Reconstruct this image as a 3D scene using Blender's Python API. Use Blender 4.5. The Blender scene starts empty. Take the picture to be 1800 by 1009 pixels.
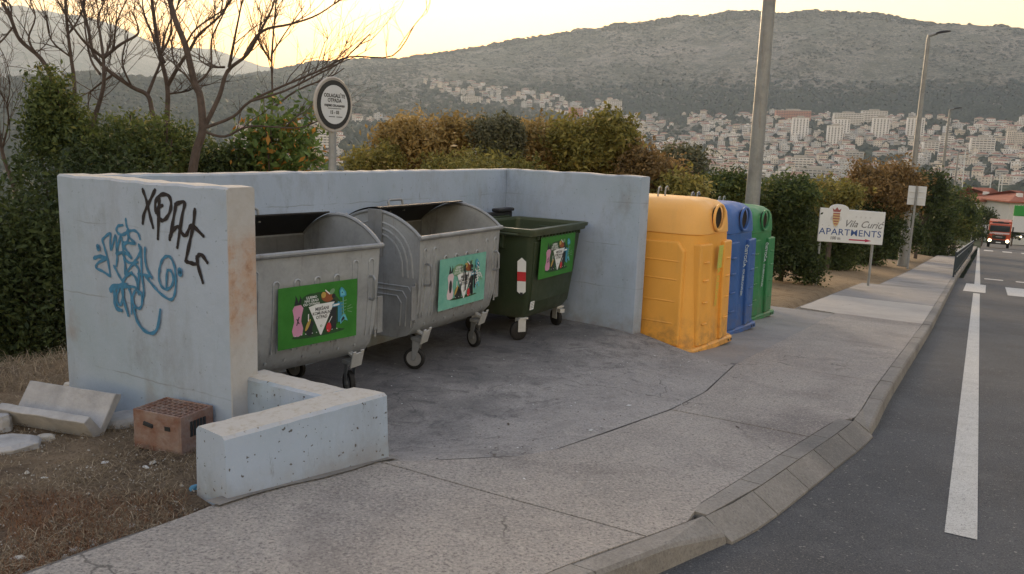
import bpy, bmesh, math, random
import numpy as np
from mathutils import Vector, Matrix, noise
random.seed(7); np.random.seed(7)
sc = bpy.context.scene
col = sc.collection
rad = math.radians

# ------------------------------------------------------------------ camera
EYE = 2.03                                   # eye height above the container pad
PITCH = math.atan(250/1450.); ROLL = math.atan(.035)
_f = Vector((0, math.cos(PITCH), -math.sin(PITCH))); _u = Vector((0, math.sin(PITCH), math.cos(PITCH))); _r = Vector((1, 0, 0))
CR = _r*math.cos(ROLL) + _u*math.sin(ROLL); CU = _u*math.cos(ROLL) - _r*math.sin(ROLL)
cam = bpy.data.objects.new('camera', bpy.data.cameras.new('camera')); col.objects.link(cam)
M3 = Matrix((CR, CU, -_f)).transposed()
cam.matrix_world = Matrix.Translation((0, 0, EYE)) @ M3.to_4x4()
cam.data.sensor_width = 36; cam.data.lens = 36*1450/1800.
cam.data.clip_start = .05; cam.data.clip_end = 40000
sc.camera = cam

# ------------------------------------------------------------------ sky and light (dawn, sun still behind the ridge)
SUN_EL, SUN_AZ = rad(8.0), rad(-6.5)         # azimuth from +Y, negative = to the left
w = bpy.data.worlds.new('World'); sc.world = w; w.use_nodes = True
wn = w.node_tree; wn.nodes.clear()
sky = wn.nodes.new('ShaderNodeTexSky'); sky.sky_type = 'NISHITA'; sky.sun_disc = False
sky.sun_elevation = SUN_EL; sky.sun_rotation = SUN_AZ; sky.air_density = 2.3; sky.dust_density = .4; sky.ozone_density = 1.3; sky.altitude = 60
bg = wn.nodes.new('ShaderNodeBackground'); bg.inputs['Strength'].default_value = .15
wo = wn.nodes.new('ShaderNodeOutputWorld')
wb = wn.nodes.new('ShaderNodeMix'); wb.data_type = 'RGBA'; wb.blend_type = 'MULTIPLY'; wb.inputs[0].default_value = 1; wb.inputs[7].default_value = (1.04, .865, 1.06, 1)   # white balance of the dawn sky
wn.links.new(sky.outputs[0], wb.inputs[6]); wn.links.new(wb.outputs[2], bg.inputs[0]); wn.links.new(bg.outputs[0], wo.inputs[0])
sd = bpy.data.lights.new('sun', 'SUN'); sd.energy = 3.4; sd.angle = rad(20); sd.color = (1, .72, .42)
so = bpy.data.objects.new('sun', sd); col.objects.link(so)
sv = Vector((math.sin(SUN_AZ)*math.cos(SUN_EL), math.cos(SUN_AZ)*math.cos(SUN_EL), math.sin(SUN_EL)))
so.rotation_euler = sv.to_track_quat('Z', 'Y').to_euler()
sc.view_settings.view_transform = 'Standard'; sc.view_settings.look = 'None'
sc.view_settings.gamma = 1; sc.view_settings.use_curve_mapping = False
sc.view_settings.exposure = 1.92

# ------------------------------------------------------------------ coordinates
# u runs along the road (downhill), v to its right; W() gives world metres
RU = (.4985, .8669)
TH = math.atan2(RU[1], RU[0])
def W(u, v, z=0.0): return Vector((RU[0]*u + RU[1]*v, RU[1]*u - RU[0]*v, z))
def UV(p): return p[0]*RU[0] + p[1]*RU[1], p[0]*RU[1] - p[1]*RU[0]
def zs(u): return .48 - .075*u               # pavement height
def zr(u): return .36 - .075*u               # road height
C0 = Vector((0, 0, EYE))
def ray(px, py): return _f + CR*((px-900)/1450.) - CU*((py-504.5)/1450.)
def on_slope(px, py, a=.48):                 # point of the sloping street surface seen there
    d = ray(px, py); t = (a-EYE)/(d.z + .075*(d.x*RU[0]+d.y*RU[1])); return C0 + d*t
def on_level(px, py, z=0.):
    d = ray(px, py); return C0 + d*((z-EYE)/d.z)
def at_depth(px, py, dep): return C0 + ray(px, py)*dep
def smooth(t): t = min(1, max(0, t)); return t*t*(3-2*t)

# ------------------------------------------------------------------ materials
def nodes(name):
    m = bpy.data.materials.new(name); m.use_nodes = True
    n = m.node_tree; b = n.nodes['Principled BSDF']; return m, n, b
def mat(name, c, rough=.7, metal=0., var=.15, scale=6., bump=.0, bscale=60., emit=0, spec=.4, c2=None, coat=0, alpha=1):
    m, n, b = nodes(name)
    tc = n.nodes.new('ShaderNodeTexCoord')
    nz = n.nodes.new('ShaderNodeTexNoise'); nz.inputs['Scale'].default_value = scale; nz.inputs['Detail'].default_value = 8; nz.inputs['Roughness'].default_value = .65
    n.links.new(tc.outputs['Object'], nz.inputs['Vector'])
    r = n.nodes.new('ShaderNodeValToRGB'); r.color_ramp.elements[0].position = .3; r.color_ramp.elements[1].position = .7
    lo = [x*(1-var) for x in c]; hi = [min(1, x*(1+var)) for x in c]
    if c2: hi = list(c2); lo = list(c)
    r.color_ramp.elements[0].color = (*lo, 1); r.color_ramp.elements[1].color = (*hi, 1)
    n.links.new(nz.outputs['Fac'], r.inputs[0]); n.links.new(r.outputs[0], b.inputs['Base Color'])
    b.inputs['Roughness'].default_value = rough; b.inputs['Metallic'].default_value = metal
    b.inputs['Specular IOR Level'].default_value = spec
    if coat: b.inputs['Coat Weight'].default_value = coat
    if bump:
        n2 = n.nodes.new('ShaderNodeTexNoise'); n2.inputs['Scale'].default_value = bscale; n2.inputs['Detail'].default_value = 5
        n.links.new(tc.outputs['Object'], n2.inputs['Vector'])
        bp = n.nodes.new('ShaderNodeBump'); bp.inputs['Strength'].default_value = bump; bp.inputs['Distance'].default_value = .01
        n.links.new(n2.outputs['Fac'], bp.inputs['Height']); n.links.new(bp.outputs[0], b.inputs['Normal'])
    if emit:
        b.inputs['Emission Color'].default_value = (*c, 1); b.inputs['Emission Strength'].default_value = emit
    return m
class NT:                                     # small helper for layered node materials
    def __init__(s, name):
        s.m, s.n, s.b = nodes(name); s.tc = s.n.nodes.new('ShaderNodeTexCoord'); s.col = None
        s.geo = s.n.nodes.new('ShaderNodeNewGeometry')
    def new(s, t): return s.n.nodes.new(t)
    def link(s, a, b): s.n.links.new(a, b)
    def vec(s, space='Object', scl=(1, 1, 1), loc=(0, 0, 0)):
        mp = s.new('ShaderNodeMapping'); mp.inputs['Scale'].default_value = scl; mp.inputs['Location'].default_value = loc
        s.link(s.geo.outputs['Position'] if space == 'World' else s.tc.outputs[space], mp.inputs[0]); return mp.outputs[0]
    def noise(s, scale, det=6, rough=.6, space='Object', scl=(1, 1, 1), dist=0):
        z = s.new('ShaderNodeTexNoise'); z.inputs['Scale'].default_value = scale; z.inputs['Detail'].default_value = det
        z.inputs['Roughness'].default_value = rough; z.inputs['Distortion'].default_value = dist
        s.link(s.vec(space, scl), z.inputs['Vector']); return z.outputs['Fac']
    def voro(s, scale, space='Object', out='Distance', feat='F1'):
        z = s.new('ShaderNodeTexVoronoi'); z.feature = feat; z.inputs['Scale'].default_value = scale
        s.link(s.vec(space), z.inputs['Vector']); return z.outputs[out]
    def ramp(s, v, a, b, ca=0., cb=1.):
        r = s.new('ShaderNodeMapRange'); r.inputs[1].default_value = a; r.inputs[2].default_value = b
        r.inputs[3].default_value = ca; r.inputs[4].default_value = cb; s.link(v, r.inputs[0]); return r.outputs[0]
    def math(s, op, a, b=None):
        r = s.new('ShaderNodeMath'); r.operation = op
        for i, x in enumerate((a, b)):
            if x is None: continue
            if isinstance(x, (int, float)): r.inputs[i].default_value = x
            else: s.link(x, r.inputs[i])
        return r.outputs[0]
    def mix(s, fac, c, blend='MIX'):
        if s.col is None:
            g = s.new('ShaderNodeRGB'); g.outputs[0].default_value = (*c, 1); s.col = g.outputs[0]; return
        x = s.new('ShaderNodeMix'); x.data_type = 'RGBA'; x.blend_type = blend
        s.link(s.col, x.inputs[6]); x.inputs[7].default_value = (*c, 1)
        if isinstance(fac, (int, float)): x.inputs[0].default_value = fac
        else: s.link(fac, x.inputs[0])
        s.col = x.outputs[2]
    def bump(s, h, strength=.5, dist=.01, prev=None):
        b = s.new('ShaderNodeBump'); b.inputs['Strength'].default_value = strength; b.inputs['Distance'].default_value = dist
        s.link(h, b.inputs['Height'])
        if prev: s.link(prev, b.inputs['Normal'])
        return b.outputs[0]
    def done(s, rough=.8, nrm=None, metal=0, spec=.35):
        s.link(s.col, s.b.inputs['Base Color'])
        if isinstance(rough, (int, float)): s.b.inputs['Roughness'].default_value = rough
        else: s.link(rough, s.b.inputs['Roughness'])
        s.b.inputs['Metallic'].default_value = metal; s.b.inputs['Specular IOR Level'].default_value = spec
        if nrm: s.link(nrm, s.b.inputs['Normal'])
        return s.m

def concrete_floor(name, base, dark, light, stain, grit=1., grime=False):
    t = NT(name); t.mix(1, base)
    t.mix(t.ramp(t.noise(1.3, 6, .6, 'World'), .38, .66), dark)
    t.mix(t.ramp(t.noise(7, 8, .7, 'World'), .5, .78, 0, .6), light)
    t.mix(t.ramp(t.noise(.55, 4, .55, 'World', dist=.8), .52, .68, 0, .75), stain)
    g = t.noise(60, 4, .8, 'World')
    t.mix(t.ramp(g, .53, .62, 0, .6*grit), light)
    t.mix(t.ramp(g, .47, .38, 0, .8*grit), stain)
    sp = t.noise(28, 2, .5, 'World')
    t.mix(t.ramp(sp, .67, .72, 0, .6), stain)
    cv = t.new('ShaderNodeTexVoronoi'); cv.feature = 'DISTANCE_TO_EDGE'; cv.inputs['Scale'].default_value = .55
    wv = t.new('ShaderNodeVectorMath'); wv.operation = 'ADD'; cn = t.new('ShaderNodeTexNoise'); cn.inputs['Scale'].default_value = 4; cn.inputs['Detail'].default_value = 6; t.link(t.geo.outputs['Position'], cn.inputs['Vector'])
    sv_ = t.new('ShaderNodeVectorMath'); sv_.operation = 'SCALE'; sv_.inputs['Scale'].default_value = .35; t.link(cn.outputs['Color'], sv_.inputs[0]); t.link(t.geo.outputs['Position'], wv.inputs[0]); t.link(sv_.outputs[0], wv.inputs[1]); t.link(wv.outputs[0], cv.inputs['Vector'])
    crack = t.math('MULTIPLY', t.ramp(cv.outputs['Distance'], .0045, .0015), t.ramp(t.noise(.8, 3, .5, 'World'), .5, .56)); t.mix(t.math('MULTIPLY', crack, .0 if 'kerb' in name else .65), (.06, .058, .056))
    t.mix(t.math('MULTIPLY', t.ramp(t.noise(.9, 6, .7, 'World', dist=1.2), .56, .68), .35), stain)
    if grime:                                 # years of spilt waste where the containers are wheeled about
        se = t.new('ShaderNodeSeparateXYZ'); t.link(t.geo.outputs['Position'], se.inputs[0])
        v = t.math('SUBTRACT', t.math('MULTIPLY', se.outputs[0], .8669), t.math('MULTIPLY', se.outputs[1], .4985))
        v = t.math('ADD', v, t.ramp(t.noise(1.4, 5, .7, 'World'), .3, .7, -.8, .8))
        m_ = t.ramp(v, -2.9, -4.3, 0, .72); t.mix(m_, (.10, .10, .106))
        t.mix(t.math('MULTIPLY', t.ramp(v, -1.9, -3.2), t.ramp(t.noise(2.6, 7, .75, 'World', dist=1.5), .5, .64, 0, .7)), (.075, .074, .08))
        t.mix(t.math('MULTIPLY', t.ramp(t.noise(13, 6, .8, 'World'), .58, .66), .5), (.08, .078, .08))
        t.mix(t.math('MULTIPLY', t.ramp(t.noise(24, 3, .6, 'World'), .68, .71), .7), (.42, .41, .39))
    n = t.bump(g, .5*grit, .012); n = t.bump(t.noise(9, 5, .6, 'World'), .35, .03, n)
    return t.done(.88, n, spec=.25)
M = {}
M['pave'] = concrete_floor('pavement_concrete', (.33, .313, .293), (.262, .25, .236), (.45, .415, .38), (.15, .14, .14), 1.25)
M['pad'] = concrete_floor('pad_concrete', (.32, .308, .298), (.262, .253, .247), (.41, .395, .375), (.13, .128, .13), 1., True)
M['bay'] = concrete_floor('bay_concrete', (.29, .285, .28), (.235, .23, .226), (.31, .30, .29), (.14, .14, .14), .5)
M['newslab'] = concrete_floor('new_concrete', (.42, .40, .37), (.37, .35, .325), (.48, .46, .42), (.32, .3, .28), .3)
M['kerb'] = concrete_floor('kerb_concrete', (.25, .238, .22), (.18, .172, .162), (.34, .33, .31), (.12, .12, .12), .6)
M['mortar'] = mat('mortar', (.12, .115, .11), .95, bump=.5)
M['mortar2'] = mat('grey_mortar', (.17, .165, .16), .95, c2=(.25, .24, .225), bump=.6)
# asphalt
t = NT('asphalt'); t.mix(1, (.074, .081, .092))
t.mix(t.ramp(t.noise(.9, 5, .6, 'World'), .4, .65), (.056, .061, .069))
t.mix(t.ramp(t.noise(3.2, 8, .7, 'World'), .5, .75, 0, .7), (.105, .112, .122))
ag = t.voro(85, 'World'); g2 = t.noise(120, 2, .6, 'World')
t.mix(t.ramp(g2, .56, .68, 0, .8), (.17, .17, .168)); t.mix(t.ramp(g2, .42, .32, 0, .8), (.02, .02, .022))
t.mix(t.ramp(t.noise(34, 2, .5, 'World'), .68, .73, 0, .8), (.27, .26, .25))
M['asphalt'] = t.done(.82, t.bump(g2, .7, .012), spec=.3)
t = NT('road_paint'); t.mix(1, (.50, .51, .50))
t.mix(t.ramp(t.noise(40, 5, .8, 'World'), .56, .66, 0, .75), (.22, .22, .22)); t.mix(t.ramp(t.noise(4, 6, .7, 'World'), .45, .75, 0, .55), (.34, .34, .335))
t.mix(t.ramp(t.noise(110, 2, .7, 'World'), .56, .64, 0, .8), (.13, .13, .13)); t.mix(t.ramp(t.noise(14, 7, .8, 'World'), .58, .66, 0, .7), (.15, .15, .155))
M['paint'] = t.done(.75, t.bump(t.noise(90, 3, .6, 'World'), .5, .008))
# painted concrete of the enclosure
def wallmat(name, rust=False, pits=.5):
    t = NT(name); t.mix(1, (.37, .46, .60))
    t.mix(t.ramp(t.noise(1.1, 6, .6), .42, .7), (.305, .395, .495))
    t.mix(t.ramp(t.noise(3.1, 8, .7, scl=(1, 1, .35)), .52, .78, 0, .7), (.25, .285, .34))
    t.mix(t.ramp(t.noise(2.1, 5, .5), .64, .76, 0, .5), (.24, .20, .16))
    t.mix(t.ramp(t.noise(16, 7, .8, scl=(1, 1, .22)), .60, .72, 0, .6), (.15, .165, .18)); t.mix(t.ramp(t.noise(60, 4, .8), .58, .7, 0, .35), (.5, .55, .62))
    t.mix(t.ramp(t.noise(1.9, 7, .7, scl=(1, 1, .6)), .56, .7, 0, .5), (.20, .23, .26))
    pit = t.noise(34, 2, .5); t.mix(t.ramp(pit, .70-.03*(pits > 1), .73-.03*(pits > 1), 0, min(1, .8*pits)), (.10, .10, .10))
    # lift lines of the formwork: thin, wavering, broken
    se = t.new('ShaderNodeSeparateXYZ'); t.link(t.tc.outputs['Object'], se.inputs[0])
    wob = t.ramp(t.noise(2.5, 3), 0, 1, -.03, .03)
    zz = t.math('ADD', se.outputs[2], wob)
    fr = t.math('ABSOLUTE', t.math('SUBTRACT', t.math('FRACT', t.math('DIVIDE', zz, .48)), .5))
    ln = t.ramp(fr, .488, .497, 0, 1); brk = t.ramp(t.noise(1.7, 3), .45, .58)
    ln = t.math('MULTIPLY', ln, brk); t.mix(t.math('MULTIPLY', ln, .55), (.2, .21, .22))
    # dirt splashed up from the ground
    low = t.ramp(se.outputs[2], .22, -.02, 0, .65); t.mix(t.math('MULTIPLY', low, t.ramp(t.noise(6, 5), .3, .6)), (.23, .20, .17))
    # upper faces cream: warm glow of the sky painted into the colour
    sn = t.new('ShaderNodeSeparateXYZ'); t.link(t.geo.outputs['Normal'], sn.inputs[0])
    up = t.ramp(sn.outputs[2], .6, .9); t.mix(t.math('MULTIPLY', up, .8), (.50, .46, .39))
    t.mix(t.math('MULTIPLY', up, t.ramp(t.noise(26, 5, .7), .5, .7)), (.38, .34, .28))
    if rust:
        xm = t.math('MULTIPLY', t.ramp(se.outputs[1], .012, -.004), t.ramp(se.outputs[0], .4, .3)); zm = t.math('MULTIPLY', t.ramp(se.outputs[2], .78, 1.0), t.ramp(se.outputs[2], 1.52, 1.38))
        t.mix(xm, (.46, .45, .43)); t.mix(t.math('MULTIPLY', xm, t.ramp(t.noise(11, 6, .7), .45, .7, 0, .7)), (.36, .345, .33))
        k = t.math('MULTIPLY', xm, t.math('MULTIPLY', zm, t.ramp(t.noise(5, 6, .7), .30, .56))); t.mix(t.math('MULTIPLY', k, .9), (.42, .26, .16))
        k2 = t.math('MULTIPLY', k, t.ramp(t.noise(17, 5, .7), .5, .66)); t.mix(t.math('MULTIPLY', k2, .7), (.24, .12, .07))
    n = t.bump(pit, -.35, .02); n = t.bump(t.noise(5, 6, .6), .25, .03, n); n = t.bump(ln, -.6, .01, n)
    return t.done(.9, n, spec=.2)
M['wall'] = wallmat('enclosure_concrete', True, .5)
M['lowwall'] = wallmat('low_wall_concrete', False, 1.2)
# galvanised steel
def galv(name, c, dirt=.5):
    t = NT(name); t.mix(1, c)
    t.mix(t.ramp(t.voro(38, out='Color'), .3, .7, 0, .25), tuple(x*1.25 for x in c))
    t.mix(t.ramp(t.noise(3, 8, .7), .45, .7, 0, .8), tuple(x*.72 for x in c))
    t.mix(t.ramp(t.noise(12, 6, .7, scl=(1, 1, .15)), .56, .74, 0, dirt), (.10, .09, .08))
    t.mix(t.ramp(t.noise(30, 4, .7), .70, .75, 0, .5), (.45, .45, .44)); t.mix(t.ramp(t.noise(8, 7, .75, scl=(1.6, 1.6, .12)), .60, .70, 0, .55), (.15, .095, .065)); t.mix(t.ramp(t.noise(1.5, 5, .6), .55, .7, 0, .35), (.13, .13, .13))
    return t.done(t.ramp(t.noise(7, 4), .3, .7, .42, .62), t.bump(t.noise(4, 4), .15, .02), metal=.4, spec=.4)
M['galv'] = galv('galvanised_steel', (.37, .40, .43)); M['gs'] = M['galv']
M['pole'] = galv('galvanised_pole', (.27, .29, .31), .3)
M['pedal'] = mat('zinc_pedal', (.52, .54, .55), .5, .3, bump=.2)
M['lid'] = mat('black_plastic_lid', (.018, .018, .02), .5, var=.3)
M['rubber'] = mat('black_rubber', (.015, .015, .016), .7); M['hub'] = mat('grey_hub', (.32, .33, .34), .5, .4)
M['inside'] = galv('dirty_inner_steel', (.17, .18, .19), .8)
def plastic(name, c, dirt=(.12, .1, .08), amt=.5):
    t = NT(name); t.mix(1, c); t.mix(t.ramp(t.noise(1.8, 6, .6), .4, .7, 0, .5), tuple(x*.82 for x in c))
    t.mix(t.ramp(t.noise(9, 7, .7, scl=(1, 1, .12)), .55, .78, 0, amt), tuple(.6*x+.4*d for x, d in zip(c, dirt)))
    t.mix(t.ramp(t.noise(50, 4, .7), .60, .72, 0, .3), tuple(min(1, x*1.2+.05) for x in c)); se = t.new('ShaderNodeSeparateXYZ'); t.link(t.tc.outputs['Object'], se.inputs[0]); t.mix(t.math('MULTIPLY', t.ramp(se.outputs[2], .45, .05), t.ramp(t.noise(7, 6, .7), .42, .62, 0, .6)), dirt); t.mix(t.ramp(t.noise(2.4, 7, .75, scl=(1, 1, .3)), .56, .68, 0, .35), tuple(.75*x+.25*.35 for x in c))
    return t.done(t.ramp(t.noise(6, 4), .3, .7, .38, .6), t.bump(t.noise(70, 2), .08, .004), spec=.4)
M['dgreen'] = plastic('dark_green_plastic', (.032, .05, .026)); M['dgreen2'] = plastic('rim_green_plastic', (.055, .075, .045))
M['yellow'] = plastic('yellow_plastic', (.80, .40, .075), amt=.35); M['ycap'] = plastic('yellow_sunbleached', (.84, .46, .13), amt=.3)  # cap: sky light on the hood put into a paler yellow
M['blue'] = plastic('blue_plastic', (.035, .115, .36)); M['green'] = plastic('green_plastic', (.03, .20, .075))
M['bcap'] = plastic('blue_cap', (.045, .13, .39)); M['gcap'] = plastic('green_cap', (.04, .22, .09))  # hood colours likewise lightened to paint in the sky light
F = lambda n, c, r=.6: mat(n, c, r, var=.08)
M['stk'] = mat('sticker_green', (.02, .15, .015), .55, c2=(.04, .22, .03), scale=5, bump=.1); M['teal'] = mat('sticker_faded_teal', (.10, .34, .28), .6, c2=(.20, .48, .40), scale=7, bump=.1); M['shade'] = F('print_dark_green', (.02, .07, .025))
M['pink'] = F('print_pink', (.55, .27, .42)); M['white'] = F('print_white', (.70, .74, .76)); M['dark'] = F('print_black', (.02, .025, .03))
M['cyan'] = F('print_cyan', (.12, .45, .55)); M['pblue'] = F('print_blue', (.05, .26, .42)); M['red'] = F('print_red', (.5, .03, .04)); M['brownp'] = F('print_brown', (.25, .08, .03))
M['lime'] = F('print_lime', (.45, .50, .12)); M['sage'] = F('print_sage', (.16, .3, .17)); M['ochrep'] = F('print_ochre', (.45, .32, .08)); M['palepink'] = F('print_pale_pink', (.6, .5, .55))
M['spray_k'] = mat('black_spray', (.016, .014, .02), .6, var=.2); M['spray_b'] = mat('blue_spray', (.045, .19, .36), .6, var=.25, scale=20)
M['signwhite'] = mat('sign_white', (.62, .66, .70), .45, var=.05); M['signedge'] = mat('sign_rim', (.42, .40, .38), .5)
M['signblack'] = mat('sign_black', (.022, .025, .028), .5); M['navy'] = F('letters_navy', (.03, .08, .26)); M['greyl'] = F('letters_grey', (.16, .17, .19)); M['gold'] = F('crest_gold', (.5, .38, .2)); M['crest'] = F('crest_red', (.28, .09, .09)); M['arrow'] = F('arrow_red', (.38, .03, .09)); M['pale'] = F('faded_star', (.5, .53, .56))
M['bark'] = mat('bark', (.05, .038, .032), .9, c2=(.11, .085, .073), scale=9, bump=.6, bscale=40)
M['clay'] = mat('clay_brick', (.17, .075, .05), .9, c2=(.26, .215, .20), scale=9, bump=.8, bscale=40)
M['rubble'] = mat('rubble_concrete', (.24, .25, .265), .9, c2=(.42, .43, .45), scale=5, bump=.6, bscale=50)
M['stone'] = mat('pale_stone', (.42, .41, .38), .9, bump=.4)
M['litter'] = mat('white_litter', (.62, .65, .66), .6); M['litterb'] = mat('blue_litter', (.08, .25, .42), .6)
M['rail'] = mat('dark_rail', (.03, .045, .06), .5); M['railtop'] = mat('worn_rail_top', (.30, .33, .35), .5)
M['truckred'] = mat('truck_red', (.40, .065, .03), .45, var=.1, coat=.4); M['glass'] = mat('dark_glass', (.02, .03, .035), .1, spec=.8); M['tdark'] = mat('truck_black', (.02, .02, .022), .5)
M['lamp'] = mat('headlamp', (1, .85, .55), .3, emit=3); M['lamp2'] = mat('headlamp_small', (1, .8, .5), .3, emit=4)
M['silver'] = mat('silver_paint', (.42, .44, .46), .3, .4, coat=.5)
M['tile'] = mat('terracotta_tiles', (.24, .075, .045), .85, c2=(.36, .13, .08), scale=1.2); M['plaster'] = mat('white_plaster', (.50, .52, .53), .9, var=.06, scale=.6)
M['winglass'] = mat('window_glass', (.06, .075, .09), .25); M['pyl'] = mat('pylon_green', (.02, .27, .05), .5, var=.03)
M['ivory'] = mat('town_white', (.76, .77, .78), .9, var=.1, scale=.15); M['cream'] = mat('town_cream', (.68, .64, .585), .9, var=.12, scale=.15); M['tpink'] = mat('town_pink', (.56, .28, .22), .9, var=.1, scale=.15); M['tgrey'] = mat('town_grey', (.52, .54, .56), .9, var=.1, scale=.15)
M['troof'] = mat('town_tiles', (.30, .17, .13), .9, var=.2, scale=.3); M['tflat'] = mat('town_flat_roof', (.40, .39, .37), .9, var=.15, scale=.3); M['twin'] = mat('town_window', (.10, .11, .12), .4)
# leaves: colour varies leaf by leaf through an attribute
def leafmat(name, a, b, c=None):
    t = NT(name); at = t.new('ShaderNodeAttribute'); at.attribute_name = 'tone'
    r = t.new('ShaderNodeValToRGB'); r.color_ramp.elements[0].color = (*a, 1); r.color_ramp.elements[1].color = (*b, 1)
    if c: e = r.color_ramp.elements.new(.86); e.color = (*b, 1); r.color_ramp.elements[2].color = (*c, 1)
    t.link(at.outputs['Fac'], r.inputs[0]); t.col = r.outputs[0]
    m = t.done(.65, spec=.25)
    t.b.inputs['Subsurface Weight'].default_value = 0
    tr = t.new('ShaderNodeBsdfTranslucent'); mx = t.new('ShaderNodeMixShader'); mx.inputs[0].default_value = .3
    t.link(r.outputs[0], tr.inputs[0]); out = [x for x in t.n.nodes if x.type == 'OUTPUT_MATERIAL'][0]
    t.link(t.b.outputs[0], mx.inputs[1]); t.link(tr.outputs[0], mx.inputs[2]); t.link(mx.outputs[0], out.inputs[0]); return m
M['leaf_dark'] = leafmat('leaf_dark', (0.022, 0.038, 0.016), (0.088, 0.119, 0.038))
M['leaf_ivy'] = leafmat('leaf_ivy', (0.042, 0.070, 0.028), (0.140, 0.175, 0.049), (0.266, 0.252, 0.084))
M['leaf_olive'] = leafmat('leaf_olive', (0.119, 0.126, 0.036), (0.322, 0.280, 0.077), (0.448, 0.350, 0.140))
M['leaf_ochre'] = leafmat('leaf_ochre', (0.221, 0.163, 0.058), (0.468, 0.338, 0.137), (0.754, 0.585, 0.338))
M['leaf_rust'] = leafmat('leaf_rust', (.12, .085, .035), (.30, .20, .085), (.52, .36, .19))
M['leaf_grey'] = leafmat('leaf_grey', (0.072, 0.081, 0.046), (0.208, 0.208, 0.130))
M['leaf_fresh'] = leafmat('leaf_fresh', (0.056, 0.112, 0.035), (0.168, 0.238, 0.063)); M['leaf_orange'] = leafmat('leaf_orange', (.35, .17, .03), (.5, .27, .07))
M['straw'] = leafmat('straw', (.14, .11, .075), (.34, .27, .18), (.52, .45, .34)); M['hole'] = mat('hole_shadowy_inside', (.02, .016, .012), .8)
M['rustgrass'] = leafmat('rust_grass', (.13, .065, .035), (.28, .15, .08))
M['farleaf'] = leafmat('far_scrub', (.03, .04, .022), (.07, .08, .045)); M['fartree'] = leafmat('far_trees', (.025, .04, .028), (.055, .075, .045))
# soil
t = NT('dry_soil'); t.mix(1, (.27, .21, .15))
t.mix(t.ramp(t.noise(1.6, 7, .7, 'World'), .42, .62), (.13, .10, .075)); t.mix(t.ramp(t.noise(6, 8, .75, 'World'), .5, .7, 0, .8), (.25, .195, .135))
se = t.new('ShaderNodeSeparateXYZ'); t.link(t.geo.outputs['Position'], se.inputs[0])
far = t.ramp(se.outputs[1], 9., 12.); t.mix(t.math('MULTIPLY', far, .85), (.30, .225, .14)); t.mix(t.math('MULTIPLY', far, t.ramp(t.noise(3, 7, .7, 'World'), .5, .68)), (.17, .12, .075))
nearr = t.ramp(se.outputs[1], 4.0, 3.3); t.mix(t.math('MULTIPLY', nearr, t.ramp(t.noise(2.2, 6, .7, 'World'), .42, .58, 0, .75)), (.15, .075, .045))
t.mix(t.ramp(t.noise(45, 4, .7, 'World'), .55, .7, 0, .6), (.30, .25, .19)); t.mix(t.ramp(t.noise(70, 3, .7, 'World'), .42, .34, 0, .8), (.035, .028, .022))
M['soil'] = t.done(.95, t.bump(t.noise(30, 8, .75, 'World'), .9, .04), spec=.1)
# hill terrain
t = NT('hillside'); t.mix(1, (.26, .235, .20))
t.mix(t.ramp(t.noise(.0022, 6, .6, 'World'), .42, .62), (.17, .168, .135))
t.mix(t.ramp(t.noise(.012, 8, .72, 'World'), .46, .6, 0, .8), (.075, .09, .06)); t.mix(t.ramp(t.noise(.05, 6, .7, 'World'), .5, .6, 0, .6), (.06, .075, .05))
t.mix(t.ramp(t.noise(.09, 5, .7, 'World', scl=(1, 1, 5)), .52, .64, 0, .7), (.36, .34, .31)); t.mix(t.ramp(t.noise(.16, 3, .6, 'World'), .55, .6, 0, .8), (.05, .06, .04))
t.mix(t.ramp(t.noise(.006, 7, .7, 'World', scl=(1.6, .45, 1), dist=1.2), .5, .62, 0, .65), (.12, .125, .09)); t.mix(t.ramp(t.noise(.0045, 6, .7, 'World', scl=(.5, 1.4, 1), dist=.8), .54, .66, 0, .6), (.36, .33, .30))
sp_ = t.new('ShaderNodeSeparateXYZ'); t.link(t.geo.outputs['Position'], sp_.inputs[0])
lowland = t.ramp(sp_.outputs[1], 1560, 1380); west = t.math('MULTIPLY', t.ramp(t.math('ADD', sp_.outputs[0], t.math('MULTIPLY', sp_.outputs[1], .235)), 80, -60), t.ramp(sp_.outputs[1], 3600, 3200))
t.mix(t.math('MULTIPLY', t.math('MAXIMUM', lowland, west), t.ramp(t.noise(.01, 7, .7, 'World'), .3, .5, .65, 1)), (.05, .07, .045))
se = t.new('ShaderNodeSeparateXYZ'); t.link(t.geo.outputs['Position'], se.inputs[0])
M['hill'] = t.done(1., t.bump(t.noise(.03, 8, .7, 'World'), .8, 12.), spec=.05)

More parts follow.
